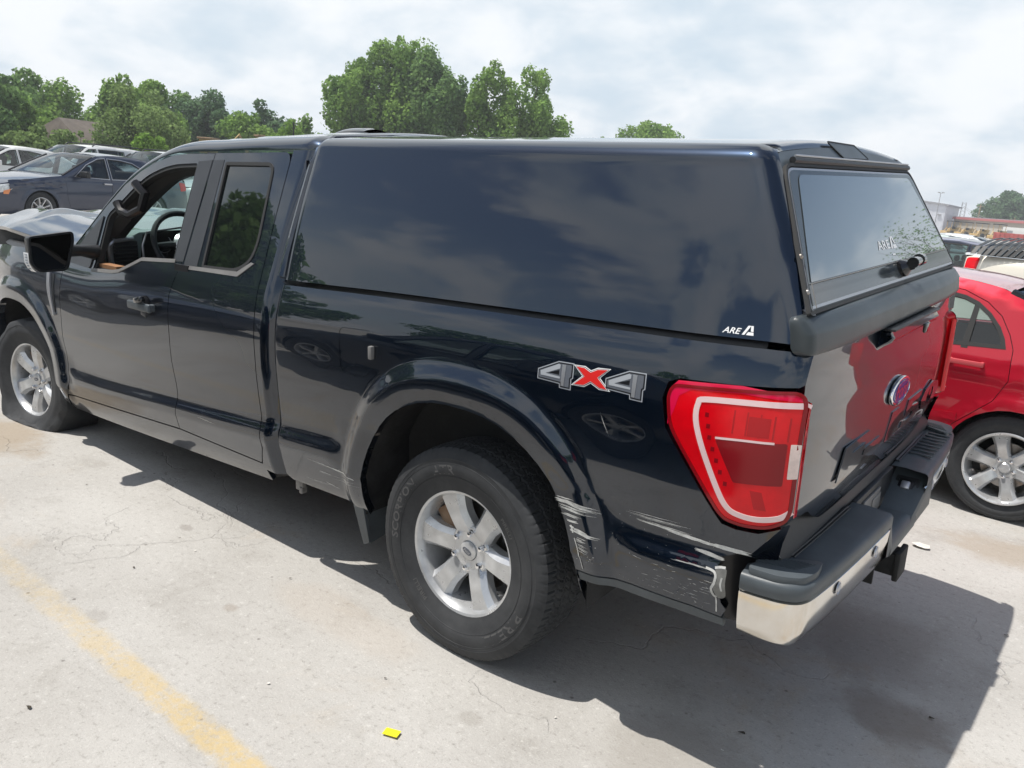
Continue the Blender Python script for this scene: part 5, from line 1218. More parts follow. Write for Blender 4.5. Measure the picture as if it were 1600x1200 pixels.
    if hasint:
        for (x,y) in ((1.15,.38),(1.15,-.38)):
            b=B(); b.box((x,y,.66),(.5,.48,.18)); b.box((x-.28,y,.95),(.14,.46,.5),(0,-.2,0)); b.box((x-.36,y,1.26),(.09,.24,.14)); b.build('front_seat','fabric',root,bev=.04)
        b=B(); b.box((.15,0,.66),(.5,1.3,.18)); b.box((-.12,0,.92),(.12,1.3,.45),(0,-.25,0)); b.build('rear_seat','fabric',root,bev=.04)
        b=B(); b.box((1.95,0,.86),(.35,W*1.5,.22)); b.build('dashboard','dashblack',root,bev=.04)
    wr={'sedan':.335,'plain':.335,'red':.320,'truck':.4015}[sp['wkey']]
    for k,(x,sg) in enumerate(((0,1),(0,-1),(wb,1),(wb,-1))):
        mw2=mw@Matrix.Translation((x,sg*(W-.115),wr))@(Matrix.Rotation(PI,4,'Z') if sg<0 else Matrix.Identity(4))
        make_wheel(root,mw2,sp['wkey'],rot=.3*k+sp.get('rot0',0),full=False)
    for cx in (0,wb):
        for sg in (1,-1):
            b=B(); b.grid([[(x,sg*y,z) for x,z in arc_(cx)] for y in (W-.03,W-.35)]); b.grid([[(cx-.4,sg*(W-.3),z),(cx+.4,sg*(W-.3),z)] for z in (.25,.72)]); b.build('wheel_liner','dark',root,fixn=False)
    return root,yf
def place(x,y,ang,z=0,s=1): return Matrix.Translation((x,y,z))@Matrix.Rotation(ang,4,'Z')@Matrix.Scale(s,4)
import copy
# red sedan right beside the pickup
red=copy.deepcopy(SEDAN); red.update(crown=.012,hx=.235,hz=.035,handle='handlered',wb=2.60,W=.855,belt=.945,arch=.345,wkey='red',tumble=.36,
  doors=[[(1.85,.99),(2.05,.93),(2.03,.55),(1.95,.30),(1.02,.26),(1.00,.95),(1.00,1.345),(1.20,1.335),(1.52,1.22)],
         [(1.00,.95),(1.02,.26),(.42,.26),(.36,.43),(.31,.53),(.24,.60),(.13,.71),(.075,.84),(.090,1.02),(.125,1.10),(.19,1.20),(.28,1.27),(.42,1.325),(.70,1.345),(1.00,1.345)]],
  wins=[[(1.80,.985),(1.07,.985),(1.06,1.295),(1.22,1.285),(1.50,1.18)],[(.95,.985),(.155,1.035),(.165,1.065),(.20,1.125),(.262,1.192),(.335,1.245),(.41,1.273),(.55,1.293),(.75,1.303),(.96,1.305)]],
  mould=[[(.30,.555),(.95,.52),(.95,.56),(.30,.60)]],rot0=.0,
  top=[('front_bumper',(3.38,.22)),('front_bumper',(3.46,.34)),('front_bumper',(3.48,.52)),('front_bumper',(3.44,.66)),('hood',(3.38,.73)),('hood',(3.0,.86)),('hood',(2.5,.96)),('hood',(2.12,1.0)),('windshield',(2.05,1.01)),('windshield',(1.7,1.2)),('windshield',(1.32,1.355)),('roof',(1.12,1.385)),('roof',(.75,1.400)),('roof',(.45,1.388)),('roof',(.24,1.358)),('rear_window',(.18,1.338)),('rear_window',(-.14,1.215)),('rear_window',(-.52,1.06)),('trunk_lid',(-.60,1.05)),('trunk_lid',(-.85,1.03)),('trunk_lid',(-.90,.98)),('trunk_lid',(-.92,.78)),('rear_bumper',(-.94,.70)),('rear_bumper',(-.97,.56)),('rear_bumper',(-.94,.36)),('rear_bumper',(-.86,.24))])
RX,RY=-1.27,-3.27
rc,yf=build_car('sedan','bright red four-door sedan parked close beside the shell-topped pickup','sedan',place(RX,RY,0),red,'p_red')
# quarter-window divider in the rear door
rd=[c for c in rc.children if c.name.startswith('door')][1]
panel('window_divider',[(.325,.99),(.362,.99),(.345,1.262),(.318,1.25)],lambda x,z:(x,yf(x,z),z),(0,1,0),'gasket',rd,step=.04,inset=0,flange=.01,off=.002)
panel('handle_recess',roundp([(.235,.93),(.37,.93),(.365,.868),(.25,.868)],.03),lambda x,z:(x,yf(x,z),z),(0,1,0),'p_red',rd,step=.03,inset=0,flange=.001,off=.0012)
# dark sedan across the lane (the far side of the lot is a little higher)
TERR=.27
ds=copy.deepcopy(SEDAN); ds.update(chromebelt=1,amber=[(3.32,.70),(3.44,.66),(3.44,.60),(3.36,.60)],mirrorcol='black',handle='silver',rot0=.1)
HD=math.atan2(2.70,-.70)
dk,_=build_car('sedan','charcoal blue sedan with chrome window trim and a crumpled front wing, parked across the lane','sedan',place(17.15,-6.35,HD,TERR-.03),ds,'p_charcoal',glass='glassclear')
# crumpled wing of that sedan
b=B(); rr_=random.Random(4)
rows=[]
for i in range(15):
    x=3.35-i*.075; rows.append([(x,_(x,z)+.012+rr_.uniform(0,.028),z+rr_.uniform(-.006,.006)) for z in lin(interp(x,[(2.3,.72),(2.74,.73),(3.2,.70)]),min(.90,.97-max(0,x-2.3)*.10),7)])
b.grid(rows); b.build('crumpled_wing','p_charcoal',dk,fixn=False,sharp=18)
def carat(cx,cy,hd,sp,wb=2.74): d=Vector((cos(hd),sin(hd))); return place(cx-d.x*wb/2,cy-d.y*wb/2,hd,TERR)
ws=copy.deepcopy(SEDAN); ws.update(rot0=.5,wkey='plain')
build_car('sedan','white sedan at the left edge, parked behind the charcoal blue one','sedan',carat(22.9,-5.6,HD,ws),ws,'p_whitep')
SUV=copy.deepcopy(SEDAN)
SUV.update(W=.95,belt=1.08,arch=.40,wkey='plain',zb=.30,top=[('front_bumper',(3.55,.28)),('front_bumper',(3.66,.45)),('front_bumper',(3.68,.70)),('front_bumper',(3.62,.84)),('hood',(3.56,.93)),('hood',(3.0,1.04)),('hood',(2.35,1.10)),('windshield',(2.25,1.12)),('windshield',(1.85,1.38)),('windshield',(1.55,1.56)),('roof',(1.40,1.64)),('roof',(.8,1.69)),('roof',(-.2,1.69)),('roof',(-.80,1.65)),('rear_window',(-.88,1.62)),('rear_window',(-1.02,1.30)),('rear_window',(-1.10,1.12)),('trunk_lid',(-1.12,1.06)),('trunk_lid',(-1.15,.80)),('rear_bumper',(-1.18,.70)),('rear_bumper',(-1.20,.50)),('rear_bumper',(-1.08,.32))],
  doors=[[(2.02,1.12),(2.19,1.05),(2.17,.6),(2.08,.34),(1.10,.32),(1.08,1.05),(1.08,1.62),(1.36,1.60),(1.62,1.46)],[(1.08,1.05),(1.10,.32),(.44,.32),(.38,.5),(.24,.72),(.06,.88),(.02,1.05),(.02,1.60),(.4,1.62),(1.08,1.62)]],
  wins=[[(1.96,1.12),(1.15,1.11),(1.14,1.58),(1.38,1.565),(1.64,1.42)],[(1.03,1.11),(.10,1.11),(.10,1.56),(.4,1.58),(1.03,1.58)]],
  head=[(3.56,.92),(3.22,.98),(3.20,.86),(3.40,.80),(3.60,.78)],tail=[(-.92,1.30),(-1.08,1.20),(-1.12,.95),(-.98,.95)])
def rack(root,col='black'):
    for sg in (1,-1):
        b=B(); b.tube([(1.15,sg*.60,1.68),(1.05,sg*.60,1.745),(.2,sg*.60,1.765),(-.6,sg*.60,1.745),(-.72,sg*.60,1.69)],.020,6); b.build('roof_rail',col,root)
    for x in (.75,-.25):
        b=B(); b.tube([(x,-.60,1.755),(x,.60,1.755)],.017,6); b.build('cross_bar',col,root)
r1,_=build_car('suv','white SUV with black roof rails, standing behind the roof of the charcoal blue sedan','SUV',carat(25.6,-8.9,HD,SUV),SUV,'p_whitep'); rack(r1)
r2,_=build_car('suv','silver SUV with black roof rails, nearest the pickup windscreen pillar','SUV',carat(24.6,-10.9,HD,SUV),SUV,'p_silver'); rack(r2)
s3=copy.deepcopy(SEDAN); s3.update(wkey='plain',rot0=.8)
build_car('sedan','pale silver sedan glimpsed through the cab behind the charcoal sedan tail','sedan',carat(21.6,-11.9,HD,s3),s3,'p_silver')
# ---- right-hand side of the lot
PK=copy.deepcopy(SEDAN)
PK.update(W=.98,wb=3.5,belt=1.18,arch=.44,wkey='plain',zb=.42,tumble=.30,top=[('front_bumper',(4.30,.45)),('front_bumper',(4.38,.60)),('front_bumper',(4.38,.85)),('hood',(4.30,1.05)),('hood',(3.8,1.16)),('hood',(3.15,1.20)),('windshield',(3.05,1.22)),('windshield',(2.7,1.50)),('windshield',(2.45,1.70)),('roof',(2.32,1.78)),('roof',(1.9,1.83)),('roof',(1.3,1.80)),('rear_window',(1.22,1.76)),('rear_window',(1.12,1.42)),('rear_window',(1.10,1.36)),('trunk_lid',(1.08,1.345)),('trunk_lid',(0,1.355)),('trunk_lid',(-1.05,1.36)),('rear_bumper',(-1.14,1.33)),('rear_bumper',(-1.16,.9)),('rear_bumper',(-1.18,.6)),('rear_bumper',(-1.10,.48))],
  wins=[[(2.86,1.24),(2.15,1.23),(2.13,1.70),(2.35,1.69),(2.55,1.55)],[(2.05,1.23),(1.30,1.24),(1.34,1.66),(2.04,1.70)]],
  tail=[(-.98,1.335),(-1.13,1.32),(-1.15,1.05),(-1.02,1.05)],head=[(4.3,1.04),(4.0,1.08),(4.0,.88),(4.34,.85)],mirrorcol='black')
hp_=math.radians(184)
pk,_=build_car('pickup_truck','beige pickup with a tall red tail lamp, just beyond the red sedan','pickup truck',place(-.83,-9.85,hp_,.0)@Matrix.Identity(4),PK,'p_beige',doorline=False)
# ribbed black cover folded up on its bed
cv=empty('bed_cover','black ribbed bed cover raised on curved slats over the beige pickup bed','bed cover'); cv.matrix_world=place(-.83,-9.85,hp_); bpy.context.view_layer.update()
for k_ in range(20):
    k=k_*.45; P_=[(-1.10+k*.16,.87,1.375),(-1.05+k*.18,.80,1.48+.013*k),(-.95+k*.20,.55,1.56+.015*k),(-.90+k*.21,.1,1.59+.017*k),(-.90+k*.21,-.6,1.58+.017*k)]
    P_=[(x,-y,z) for x,y,z in P_]
    b=B(); Q=[tuple(Vector(p)) for p in P_]; b.grid([[(x,y,z) for x,y,z in Q],[(x+.05,y,z+.003) for x,y,z in Q]]); b.build('slat','black',cv,fixn=False)
    b=B(); b.tube([(x+.058,y,z+.008) for x,y,z in Q],.007,5); b.build('slat_rib','frame',cv)
b=B(); 
for k in range(1): b.grid([[(-.93+t*.18*.9,-.78,1.455+.008*t) for t in range(11)],[(-.81+t*.21*.9,.6,1.535+.010*t) for t in range(11)]])
b.grid([[(-.98+t*.16,-.85,1.37),(-.93+t*.18,-.78,1.45+.009*t)] for t in range(10)]); b.build('cover_cloth','decblack',cv,fixn=False)
bl=copy.deepcopy(SUV); bl.update(W=.9)
build_car('hatchback','deep blue hatchback with a sloping screen, between the shell corner and the beige pickup','hatchback',place(2.2,-16.0,math.radians(178))@Matrix.Scale(.86,4),bl,'p_deepblue')
w_=copy.deepcopy(SEDAN); w_.update(wkey='plain')
build_car('sedan','grey-green sedan two rows behind the deep blue hatchback','sedan',place(4.4,-23.4,math.radians(183)),w_,'p_green')
build_car('sedan','silver sedan in the third row behind the deep blue hatchback','sedan',place(4.6,-28.4,math.radians(182)),w_,'p_silver',doorline=False)
build_car('suv','silver-blue SUV with its roof just showing behind the grey-green sedan','SUV',place(7.6,-34,math.radians(182)),SUV,'p_silverblue',doorline=False)
# ---- vehicles on the photographer's side of the lot, mirrored in the dark paint
v1=copy.deepcopy(SEDAN); v1.update(wkey='plain')
build_car('sedan','dark sedan beside the yellow line on the photographer side, mirrored in the bed side','sedan',place(.50,3.78,0),v1,'navy')
build_car('sedan','dark sedan on the photographer side of the lane, seen mirrored in the front door','sedan',place(9.3,3.55,PI),v1,'p_charcoal')
# ================================================================ ground
def gz_(x,y): return TERR*sstep(7.5,14.5,x)
gx_=[-400,-100,-30,-10,-4,0,3,6]+lin(7,15,17)+[18,24,40,80,200,500]; gy_=[-500,-200,-80,-40,-20,-10,-5,0,5,10,20,60,200,400]
gm,t,bb,o_=newmat('weathered_pale_concrete')
def gn(kind,**k):
    n=t.nodes.new(kind)
    for a,v in k.items(): setattr(n,a,v)
    return n
geo=gn('ShaderNodeNewGeometry')
def gnoise(s,d=6,r=.6,dist=0):
    n=gn('ShaderNodeTexNoise'); n.inputs['Scale'].default_value=s; n.inputs['Detail'].default_value=d; n.inputs['Roughness'].default_value=r; n.inputs['Distortion'].default_value=dist; t.links.new(geo.outputs['Position'],n.inputs['Vector']); return n.outputs[0]
def gm_(op,a,b_=None):
    n=gn('ShaderNodeMath',operation=op)
    for i,v in enumerate((a,b_)):
        if v is None: continue
        if isinstance(v,(int,float)): n.inputs[i].default_value=v
        else: t.links.new(v,n.inputs[i])
    return n.outputs[0]
def gr(v,a,b_,c=0,d=1):
    n=gn('ShaderNodeMapRange',interpolation_type='SMOOTHSTEP'); t.links.new(v,n.inputs[0])
    for i,x in zip((1,2,3,4),(a,b_,c,d)): n.inputs[i].default_value=x
    return n.outputs[0]
def gmix(f,a,b_):
    n=gn('ShaderNodeMix',data_type='RGBA')
    if isinstance(f,(int,float)): n.inputs[0].default_value=f
    else: t.links.new(f,n.inputs[0])
    for i,v in ((6,a),(7,b_)):
        if isinstance(v,tuple): n.inputs[i].default_value=(*v,1)
        else: t.links.new(v,n.inputs[i])
    return n.outputs[2]
big=gnoise(.55,8,.62,.4); mid=gnoise(3.1,9,.68); fine=gnoise(38,5,.7); vf=gnoise(140,3,.7)
c=gmix(gr(big,.38,.64),(.375,.362,.340),(.440,.428,.405))
c=gmix(gr(mid,.50,.72,0,.55),c,(.29,.275,.25))
sand=gm_('MULTIPLY',gr(gnoise(.9,7,.65,.6),.53,.66),gr(gnoise(6,6,.7),.35,.6)); c=gmix(gm_('MULTIPLY',sand,.55),c,(.40,.33,.25))
c=gmix(gr(fine,.54,.70,0,.55),c,(.22,.21,.19)); c=gmix(gr(fine,.44,.30,0,.5),c,(.56,.55,.52)); c=gmix(gr(vf,.55,.75,0,.6),c,(.20,.19,.175)); c=gmix(gr(vf,.42,.28,0,.6),c,(.60,.585,.55))
vo=gn('ShaderNodeTexVoronoi'); vo.inputs['Scale'].default_value=85; t.links.new(geo.outputs['Position'],vo.inputs['Vector'])
c=gmix(gr(vo.outputs['Distance'],.16,.05,0,.35),c,(.13,.12,.11))
vo2=gn('ShaderNodeTexVoronoi'); vo2.inputs['Scale'].default_value=9; t.links.new(geo.outputs['Position'],vo2.inputs['Vector']); c=gmix(gm_('MULTIPLY',gr(vo2.outputs['Distance'],.085,.03,0,.7),gr(mid,.45,.55)),c,(.10,.09,.08))
# hair cracks
ck=gn('ShaderNodeTexVoronoi',feature='DISTANCE_TO_EDGE'); ck.inputs['Scale'].default_value=.55
wv=gn('ShaderNodeTexNoise'); wv.inputs['Scale'].default_value=2.2; wv.inputs['Detail'].default_value=6; t.links.new(geo.outputs['Position'],wv.inputs['Vector'])
va=gn('ShaderNodeVectorMath',operation='SCALE'); va.inputs['Scale'].default_value=.8; t.links.new(wv.outputs['Color'],va.inputs[0]); vb=gn('ShaderNodeVectorMath',operation='ADD'); t.links.new(geo.outputs['Position'],vb.inputs[0]); t.links.new(va.outputs[0],vb.inputs[1]); t.links.new(vb.outputs[0],ck.inputs['Vector'])
crk=gm_('MULTIPLY',gr(ck.outputs['Distance'],.0045,.0015),gr(gnoise(1.3,3),.42,.55)); c=gmix(gm_('MULTIPLY',crk,.10),c,(.15,.14,.13))
# spots of old oil, damp and rust-coloured dirt
def spot(x,y,rx,ry,col,amt,ns=3.5,soft=.55):
    global c
    mp=gn('ShaderNodeVectorMath',operation='SUBTRACT'); t.links.new(geo.outputs['Position'],mp.inputs[0]); mp.inputs[1].default_value=(x,y,0)
    m2=gn('ShaderNodeVectorMath',operation='MULTIPLY'); t.links.new(mp.outputs[0],m2.inputs[0]); m2.inputs[1].default_value=(1/rx,1/ry,0)
    ln=gn('ShaderNodeVectorMath',operation='LENGTH'); t.links.new(m2.outputs[0],ln.inputs[0])
    d=gm_('ADD',ln.outputs['Value'],gm_('MULTIPLY',gm_('SUBTRACT',gnoise(ns,6,.65),.5),1.3)); c=gmix(gr(d,1.0,1-soft,0,amt),c,col)
spot(3.5,1.25,.55,.35,(.30,.24,.17),.7); spot(-1.15,-.35,.35,.45,(.22,.195,.17),.45); spot(-1.35,.15,.25,.2,(.20,.17,.14),.6)
spot(-1.45,-1.9,.5,.25,(.30,.25,.19),.6); spot(-.3,1.2,.05,.04,(.2,.18,.15),.25); spot(.82,1.36,.05,.04,(.25,.21,.17),.45); spot(1.6,1.1,.05,.03,(.2,.18,.16),.45); spot(.45,1.1,.5,.16,(.40,.34,.28),.25); spot(1.1,1.75,.07,.05,(.22,.2,.18),.3)
spot(2.2,.2,1.2,.6,(.24,.22,.20),.4); spot(-.9,.9,.3,.3,(.26,.24,.21),.5); spot(-.6,-3.2,1.0,.5,(.26,.22,.17),.5)
# chalky white flecks
wf=gm_('MULTIPLY',gr(gnoise(11,8,.75,1.2),.60,.68),gr(gnoise(1.2,3),.50,.62)); c=gmix(gm_('MULTIPLY',wf,.45),c,(.62,.62,.60))
t.links.new(c,bb.inputs['Base Color']); bb.inputs['Roughness'].default_value=.88; bb.inputs['Specular IOR Level'].default_value=.25
hgt=gm_('ADD',gm_('ADD',gm_('MULTIPLY',fine,.6),gm_('MULTIPLY',vf,.35)),gm_('MULTIPLY',mid,1.2)); hgt=gm_('SUBTRACT',hgt,gm_('MULTIPLY',crk,.8))
bp=gn('ShaderNodeBump'); bp.inputs['Strength'].default_value=.75; bp.inputs['Distance'].default_value=.006; t.links.new(hgt,bp.inputs['Height']); t.links.new(bp.outputs[0],bb.inputs['Normal'])
M['ground']=gm
# painted line: same concrete, worn yellow over it
base_c=c; lm=gm.copy(); lm.name='worn_yellow_line'; t2=lm.node_tree
bn=[n for n in t2.nodes if n.type=='BSDF_PRINCIPLED'][0]; src=bn.inputs['Base Color'].links[0].from_socket
ge=[n for n in t2.nodes if n.type=='NEW_GEOMETRY'][0]
def n2(k): return t2.nodes.new(k)
sx=n2('ShaderNodeSeparateXYZ'); t2.links.new(ge.outputs['Position'],sx.inputs[0])
def mm(op,a,b_):
    n=n2('ShaderNodeMath'); n.operation=op
    for i,v in enumerate((a,b_)):
        if isinstance(v,(int,float)): n.inputs[i].default_value=v
        else: t2.links.new(v,n.inputs[i])
    return n.outputs[0]
def rg(v,a,b_,c_=0,d_=1):
    n=n2('ShaderNodeMapRange'); n.interpolation_type='SMOOTHSTEP'; t2.links.new(v,n.inputs[0])
    for i,x in zip((1,2,3,4),(a,b_,c_,d_)): n.inputs[i].default_value=x
    return n.outputs[0]
q=n2('ShaderNodeTexNoise'); q.inputs['Scale'].default_value=9; q.inputs['Detail'].default_value=9; q.inputs['Roughness'].default_value=.75; t2.links.new(ge.outputs['Position'],q.inputs['Vector'])
q2=n2('ShaderNodeTexNoise'); q2.inputs['Scale'].default_value=55; q2.inputs['Detail'].default_value=4; t2.links.new(ge.outputs['Position'],q2.inputs['Vector'])
edge=mm('ABSOLUTE',mm('SUBTRACT',sx.outputs[1],1.828),0); ed=rg(mm('ADD',edge,mm('MULTIPLY',mm('SUBTRACT',q.outputs[0],.5),.08)),.070,.022)
xfade=rg(sx.outputs[0],1.7,-.1,.24,.66)
wear=rg(mm('ADD',mm('MULTIPLY',q.outputs[0],.6),mm('MULTIPLY',q2.outputs[0],.4)),.60,.44)
f_=mm('MULTIPLY',mm('MULTIPLY',ed,xfade),mm('ADD',mm('MULTIPLY',wear,.6),.4))
mx=n2('ShaderNodeMix'); mx.data_type='RGBA'; t2.links.new(f_,mx.inputs[0]); t2.links.new(src,mx.inputs[6]); mx.inputs[7].default_value=(.52,.38,.15,1); t2.links.new(mx.outputs[2],bn.inputs['Base Color'])
b=B(); b.grid([[(x,y,gz_(x,y)) for y in gy_] for x in gx_]); g=b.build('ground',gm,None,sharp=None,fixn=False); g['kind']='structure'; g.data.shade_smooth()
b=B(); b.grid([[(x,y,.0007) for y in (1.73,1.925)] for x in (-5,-1,0,2,4,6.5)]); g=b.build('painted_line',lm,None,sharp=None,fixn=False); g['kind']='structure'
M['grass']=mat('rough_grass',(.07,.10,.03),.95,col2=(.16,.15,.07),vscale=1.5,bump=.6,bscale=8,bdist=.1)
b=B(); b.grid([[(42,5,TERR+.006),(41,-45,TERR+.006)],[(200,60,TERR+.006),(150,-230,TERR+.006)]]); g=b.build('grass_verge','grass',None,fixn=False); g['kind']='structure'
# ================================================================ litter
M['yellow']=mat('yellow_plastic',(.85,.75,.02),.5); M['leaf']=mat('dry_leaf',(.06,.05,.035),.8,var=.4,vscale=50); M['paper']=mat('white_scrap',(.62,.60,.55),.7,var=.15,vscale=30)
b=B(); b.box((0,0,.002),(.050,.032,.002),(.0,.03,0)); y_=b.build('plastic_tag','yellow',None); y_.location=(-.18,1.435,.006); y_.rotation_euler=(0,0,.35); tag(y_,'small bright yellow plastic tag lying on the concrete in front of the rear wheel','tag')
b=B(); rr2=random.Random(8)
P_=[(.055*cos(a)*rr2.uniform(.7,1.1),.04*sin(a)*rr2.uniform(.6,1.1)) for a in lin(0,2*PI,10)[:-1]]
b.add([(x,y,.006+.012*rr2.random()) for x,y in P_]+[(0,0,.022)],[(i,(i+1)%9,9) for i in range(9)]); y_=b.build('plastic_scrap','paper',None,sharp=15,fixn=False); y_.location=(-1.05,-1.6,.004); tag(y_,'crumpled pale plastic scrap on the sunlit ground behind the chrome bumper','scrap')
def crumb(x,y,s,lab,grp,mt_='leaf',seed=0):
    r=random.Random(seed); b=B(); n=7; b.add([(s*cos(2*PI*i/n)*r.uniform(.5,1),s*.55*sin(2*PI*i/n)*r.uniform(.5,1),.004+r.uniform(0,s*.35)) for i in range(n)]+[(0,0,.003+s*.25)],[(i,(i+1)%n,n) for i in range(n)]); o=b.build('leaf' if mt_=='leaf' else 'pebble',mt_,None,sharp=20,fixn=False); o.location=(x,y,0); o.rotation_euler=(0,0,r.uniform(0,6)); tag(o,lab,'leaf' if mt_=='leaf' else 'pebble',grp)
LB=[(3.30,1.42,'dark leaf scrap on the concrete just outside the flat front tyre'),(.70,2.14,'dark leaf scrap beyond the yellow line at the lower left'),(-.99,.62,'dark leaf scrap in the shade below the chrome bumper corner'),(-.86,-.45,'dark leaf scrap in the shade under the hitch'),(-1.45,.05,'dark leaf scrap near the right edge of the pickup shadow'),(-1.56,-.85,'dark leaf scrap on sunlit concrete just right of the pickup shadow'),(.86,1.05,'tiny dark leaf bit on sunlit concrete between the mud flap and the yellow line'),(1.37,1.47,'tiny dark leaf bit nearest the yellow line, ahead of the rear wheel'),(.05,1.25,'tiny dark leaf bit between the rear tyre and the yellow tag'),(2.4,1.2,'tiny dark leaf bit on sunlit concrete beside the front door')]
for i,(x,y,l_) in enumerate(LB): crumb(x,y,.016 if i<6 else .009,l_,'dry leaf scraps on the concrete','leaf',i)
PB=[(2.10,.92,'pale pebble at the edge of the shadow below the front door'),(1.35,1.2,'pale pebble on sunlit concrete below the rear door'),(-.5,1.0,'pale pebble in the shadow behind the rear tyre'),(-.98,.75,'pale pebble in the shadow under the bumper corner'),(-1.5,-2.0,'pale pebble farthest right behind the bumper, on sunlit ground'),(-1.3,-1.8,'pale pebble beside the crumpled plastic scrap'),(.3,1.55,'pale pebble between the yellow line and the rear tyre'),(1.5,2.0,'pale pebble just past the yellow line on the left')]
for i,(x,y,l_) in enumerate(PB): crumb(x,y,.008,l_,'pebbles on the concrete','paper',40+i)
# ================================================================ trees
def leafmat(name,c1,c2):
    m=bpy.data.materials.new(name); m.use_nodes=True; t=m.node_tree; t.nodes.clear(); o=t.nodes.new('ShaderNodeOutputMaterial')
    d=t.nodes.new('ShaderNodeBsdfDiffuse'); tr=t.nodes.new('ShaderNodeBsdfTranslucent'); ms=t.nodes.new('ShaderNodeMixShader'); ms.inputs[0].default_value=.48
    g_=t.nodes.new('ShaderNodeNewGeometry'); n=t.nodes.new('ShaderNodeTexNoise'); n.inputs['Scale'].default_value=.55; n.inputs['Detail'].default_value=5; t.links.new(g_.outputs['Position'],n.inputs['Vector'])
    mr=t.nodes.new('ShaderNodeMapRange'); mr.inputs[1].default_value=.38; mr.inputs[2].default_value=.62; t.links.new(n.outputs[0],mr.inputs[0])
    mx=t.nodes.new('ShaderNodeMix'); mx.data_type='RGBA'; mx.inputs[6].default_value=(*c1,1); mx.inputs[7].default_value=(*c2,1); t.links.new(mr.outputs[0],mx.inputs[0])
    hs=t.nodes.new('ShaderNodeHueSaturation'); t.links.new(mx.outputs[2],hs.inputs['Color']); rn=t.nodes.new('ShaderNodeMapRange'); rn.inputs[3].default_value=.65; rn.inputs[4].default_value=1.4; t.links.new(g_.outputs['Random Per Island'],rn.inputs[0]); t.links.new(rn.outputs[0],hs.inputs['Value'])
    t.links.new(hs.outputs[0],d.inputs[0]); t.links.new(hs.outputs[0],tr.inputs[0]); t.links.new(d.outputs[0],ms.inputs[1]); t.links.new(tr.outputs[0],ms.inputs[2]); t.links.new(ms.outputs[0],o.inputs[0]); return m
M['lf_mid']=leafmat('leaves_mid_green',(.15,.26,.065),(.24,.37,.095)); M['lf_dark']=leafmat('leaves_dark_green',(.12,.215,.075),(.19,.30,.105))
M['lf_bright']=leafmat('leaves_bright_green',(.14,.25,.045),(.20,.33,.065)); M['lf_olive']=leafmat('leaves_olive',(.17,.245,.085),(.23,.32,.12)); M['lf_grey']=leafmat('leaves_grey_green',(.095,.165,.085),(.14,.225,.115))
M['bark']=mat('bark',(.09,.075,.06),.9,var=.4,vscale=6,bump=.6,bscale=14,bdist=.03)
def leaves(name,pts,nrm,s,mt_,parent,rng,asp=1.0):
    n=len(pts); u=rng.normal(size=(n,3)); u-= (u*nrm).sum(1)[:,None]*nrm*.6; u/=np.linalg.norm(u,axis=1)[:,None]
    w=np.cross(u,nrm+rng.normal(size=(n,3))*.7); w/=np.linalg.norm(w,axis=1)[:,None]
    sz=(s*rng.uniform(.55,1.25,n))[:,None]; a=pts-u*sz*.5*asp; b_=pts+w*sz*.5; c_=pts+u*sz*.5*asp; d_=pts-w*sz*.5
    V=np.stack([a,b_,c_,d_],1).reshape(-1,3).astype(np.float32)
    me=bpy.data.meshes.new(name); me.vertices.add(4*n); me.vertices.foreach_set('co',V.ravel()); me.loops.add(4*n); me.loops.foreach_set('vertex_index',np.arange(4*n,dtype=np.int32)); me.polygons.add(n); me.polygons.foreach_set('loop_start',np.arange(0,4*n,4,dtype=np.int32)); me.update(calc_edges=True)
    o=link(name,me,parent,mt_); o['kind']='stuff'; return o
def tree(name,label,x,y,h,w,mt_='lf_mid',n=5000,s=.34,seed=0,base=.12,shape=1.0,lob=26,group=None,d=None,top=.0,z0=None,droop=0,lean=(0,0)):
    n=int(n*1.7); s*=.80; rng=np.random.default_rng(seed); rt=empty(name,label,'tree',group); rt.location=(x,y,gz_(x,y) if z0 is None else z0)
    d=d or w; cz0=h*base; ch=h-cz0; L=[]
    for i in range(lob):
        for _ in range(40):
            p=rng.uniform(-1,1,3)
            if np.linalg.norm(p)<1: break
        t=(p[2]+1)/2; k=1-.35*abs(t-.42)*shape
        r=rng.uniform(.13,.24)*(1 if t<.8 else .75)
        L.append((np.array([p[0]*w/2*(1-r*.8)*k+lean[0]*t,p[1]*d/2*(1-r*.8)*k+lean[1]*t,cz0+ch*(r*.5+t*(1-r))]),r*np.array([w,d,ch*.9])*rng.uniform(.7,1.15,3)))
    P=[];Q=[]
    wt=np.array([l[1].prod()**(2/3) for l in L]); wt/=wt.sum(); cnt=rng.multinomial(n,wt)
    for (c_,r),m in zip(L,cnt):
        v=rng.normal(size=(m,3)); v/=np.linalg.norm(v,axis=1)[:,None]; rad=rng.uniform(.45,1.0,m)**.6*(1+.22*np.sin(v[:,0]*7+c_[0]*3)*np.sin(v[:,1]*6+c_[2])*np.cos(v[:,2]*5))
        q=c_+v*r*rad[:,None]; q[:,2]-=droop*rng.random(m)**2; P.append(q); Q.append(v)
    P=np.concatenate(P);Q=np.concatenate(Q); k=P[:,2]>.2
    leaves('crown',P[k],Q[k],s,mt_,rt,rng)
    b=B(); tr_=max(.08,h*.022); hh=cz0+ch*.35
    b.tube([(0,0,-.2),(rng.uniform(-.1,.1),rng.uniform(-.1,.1),cz0*.6),(lean[0]*.2,lean[1]*.2,hh)],[tr_*1.3,tr_,tr_*.7],9); b.build('trunk','bark',rt)
    for (c_,r) in L[:12]:
        b=B(); m_=Vector((c_[0]*.35,c_[1]*.35,hh*.8+(c_[2]-hh)*.35)); b.tube([(0,0,min(hh*.75,c_[2]*.7)),m_,c_],[tr_*.5,tr_*.33,tr_*.1],6); b.build('limb','bark',rt)
    return rt
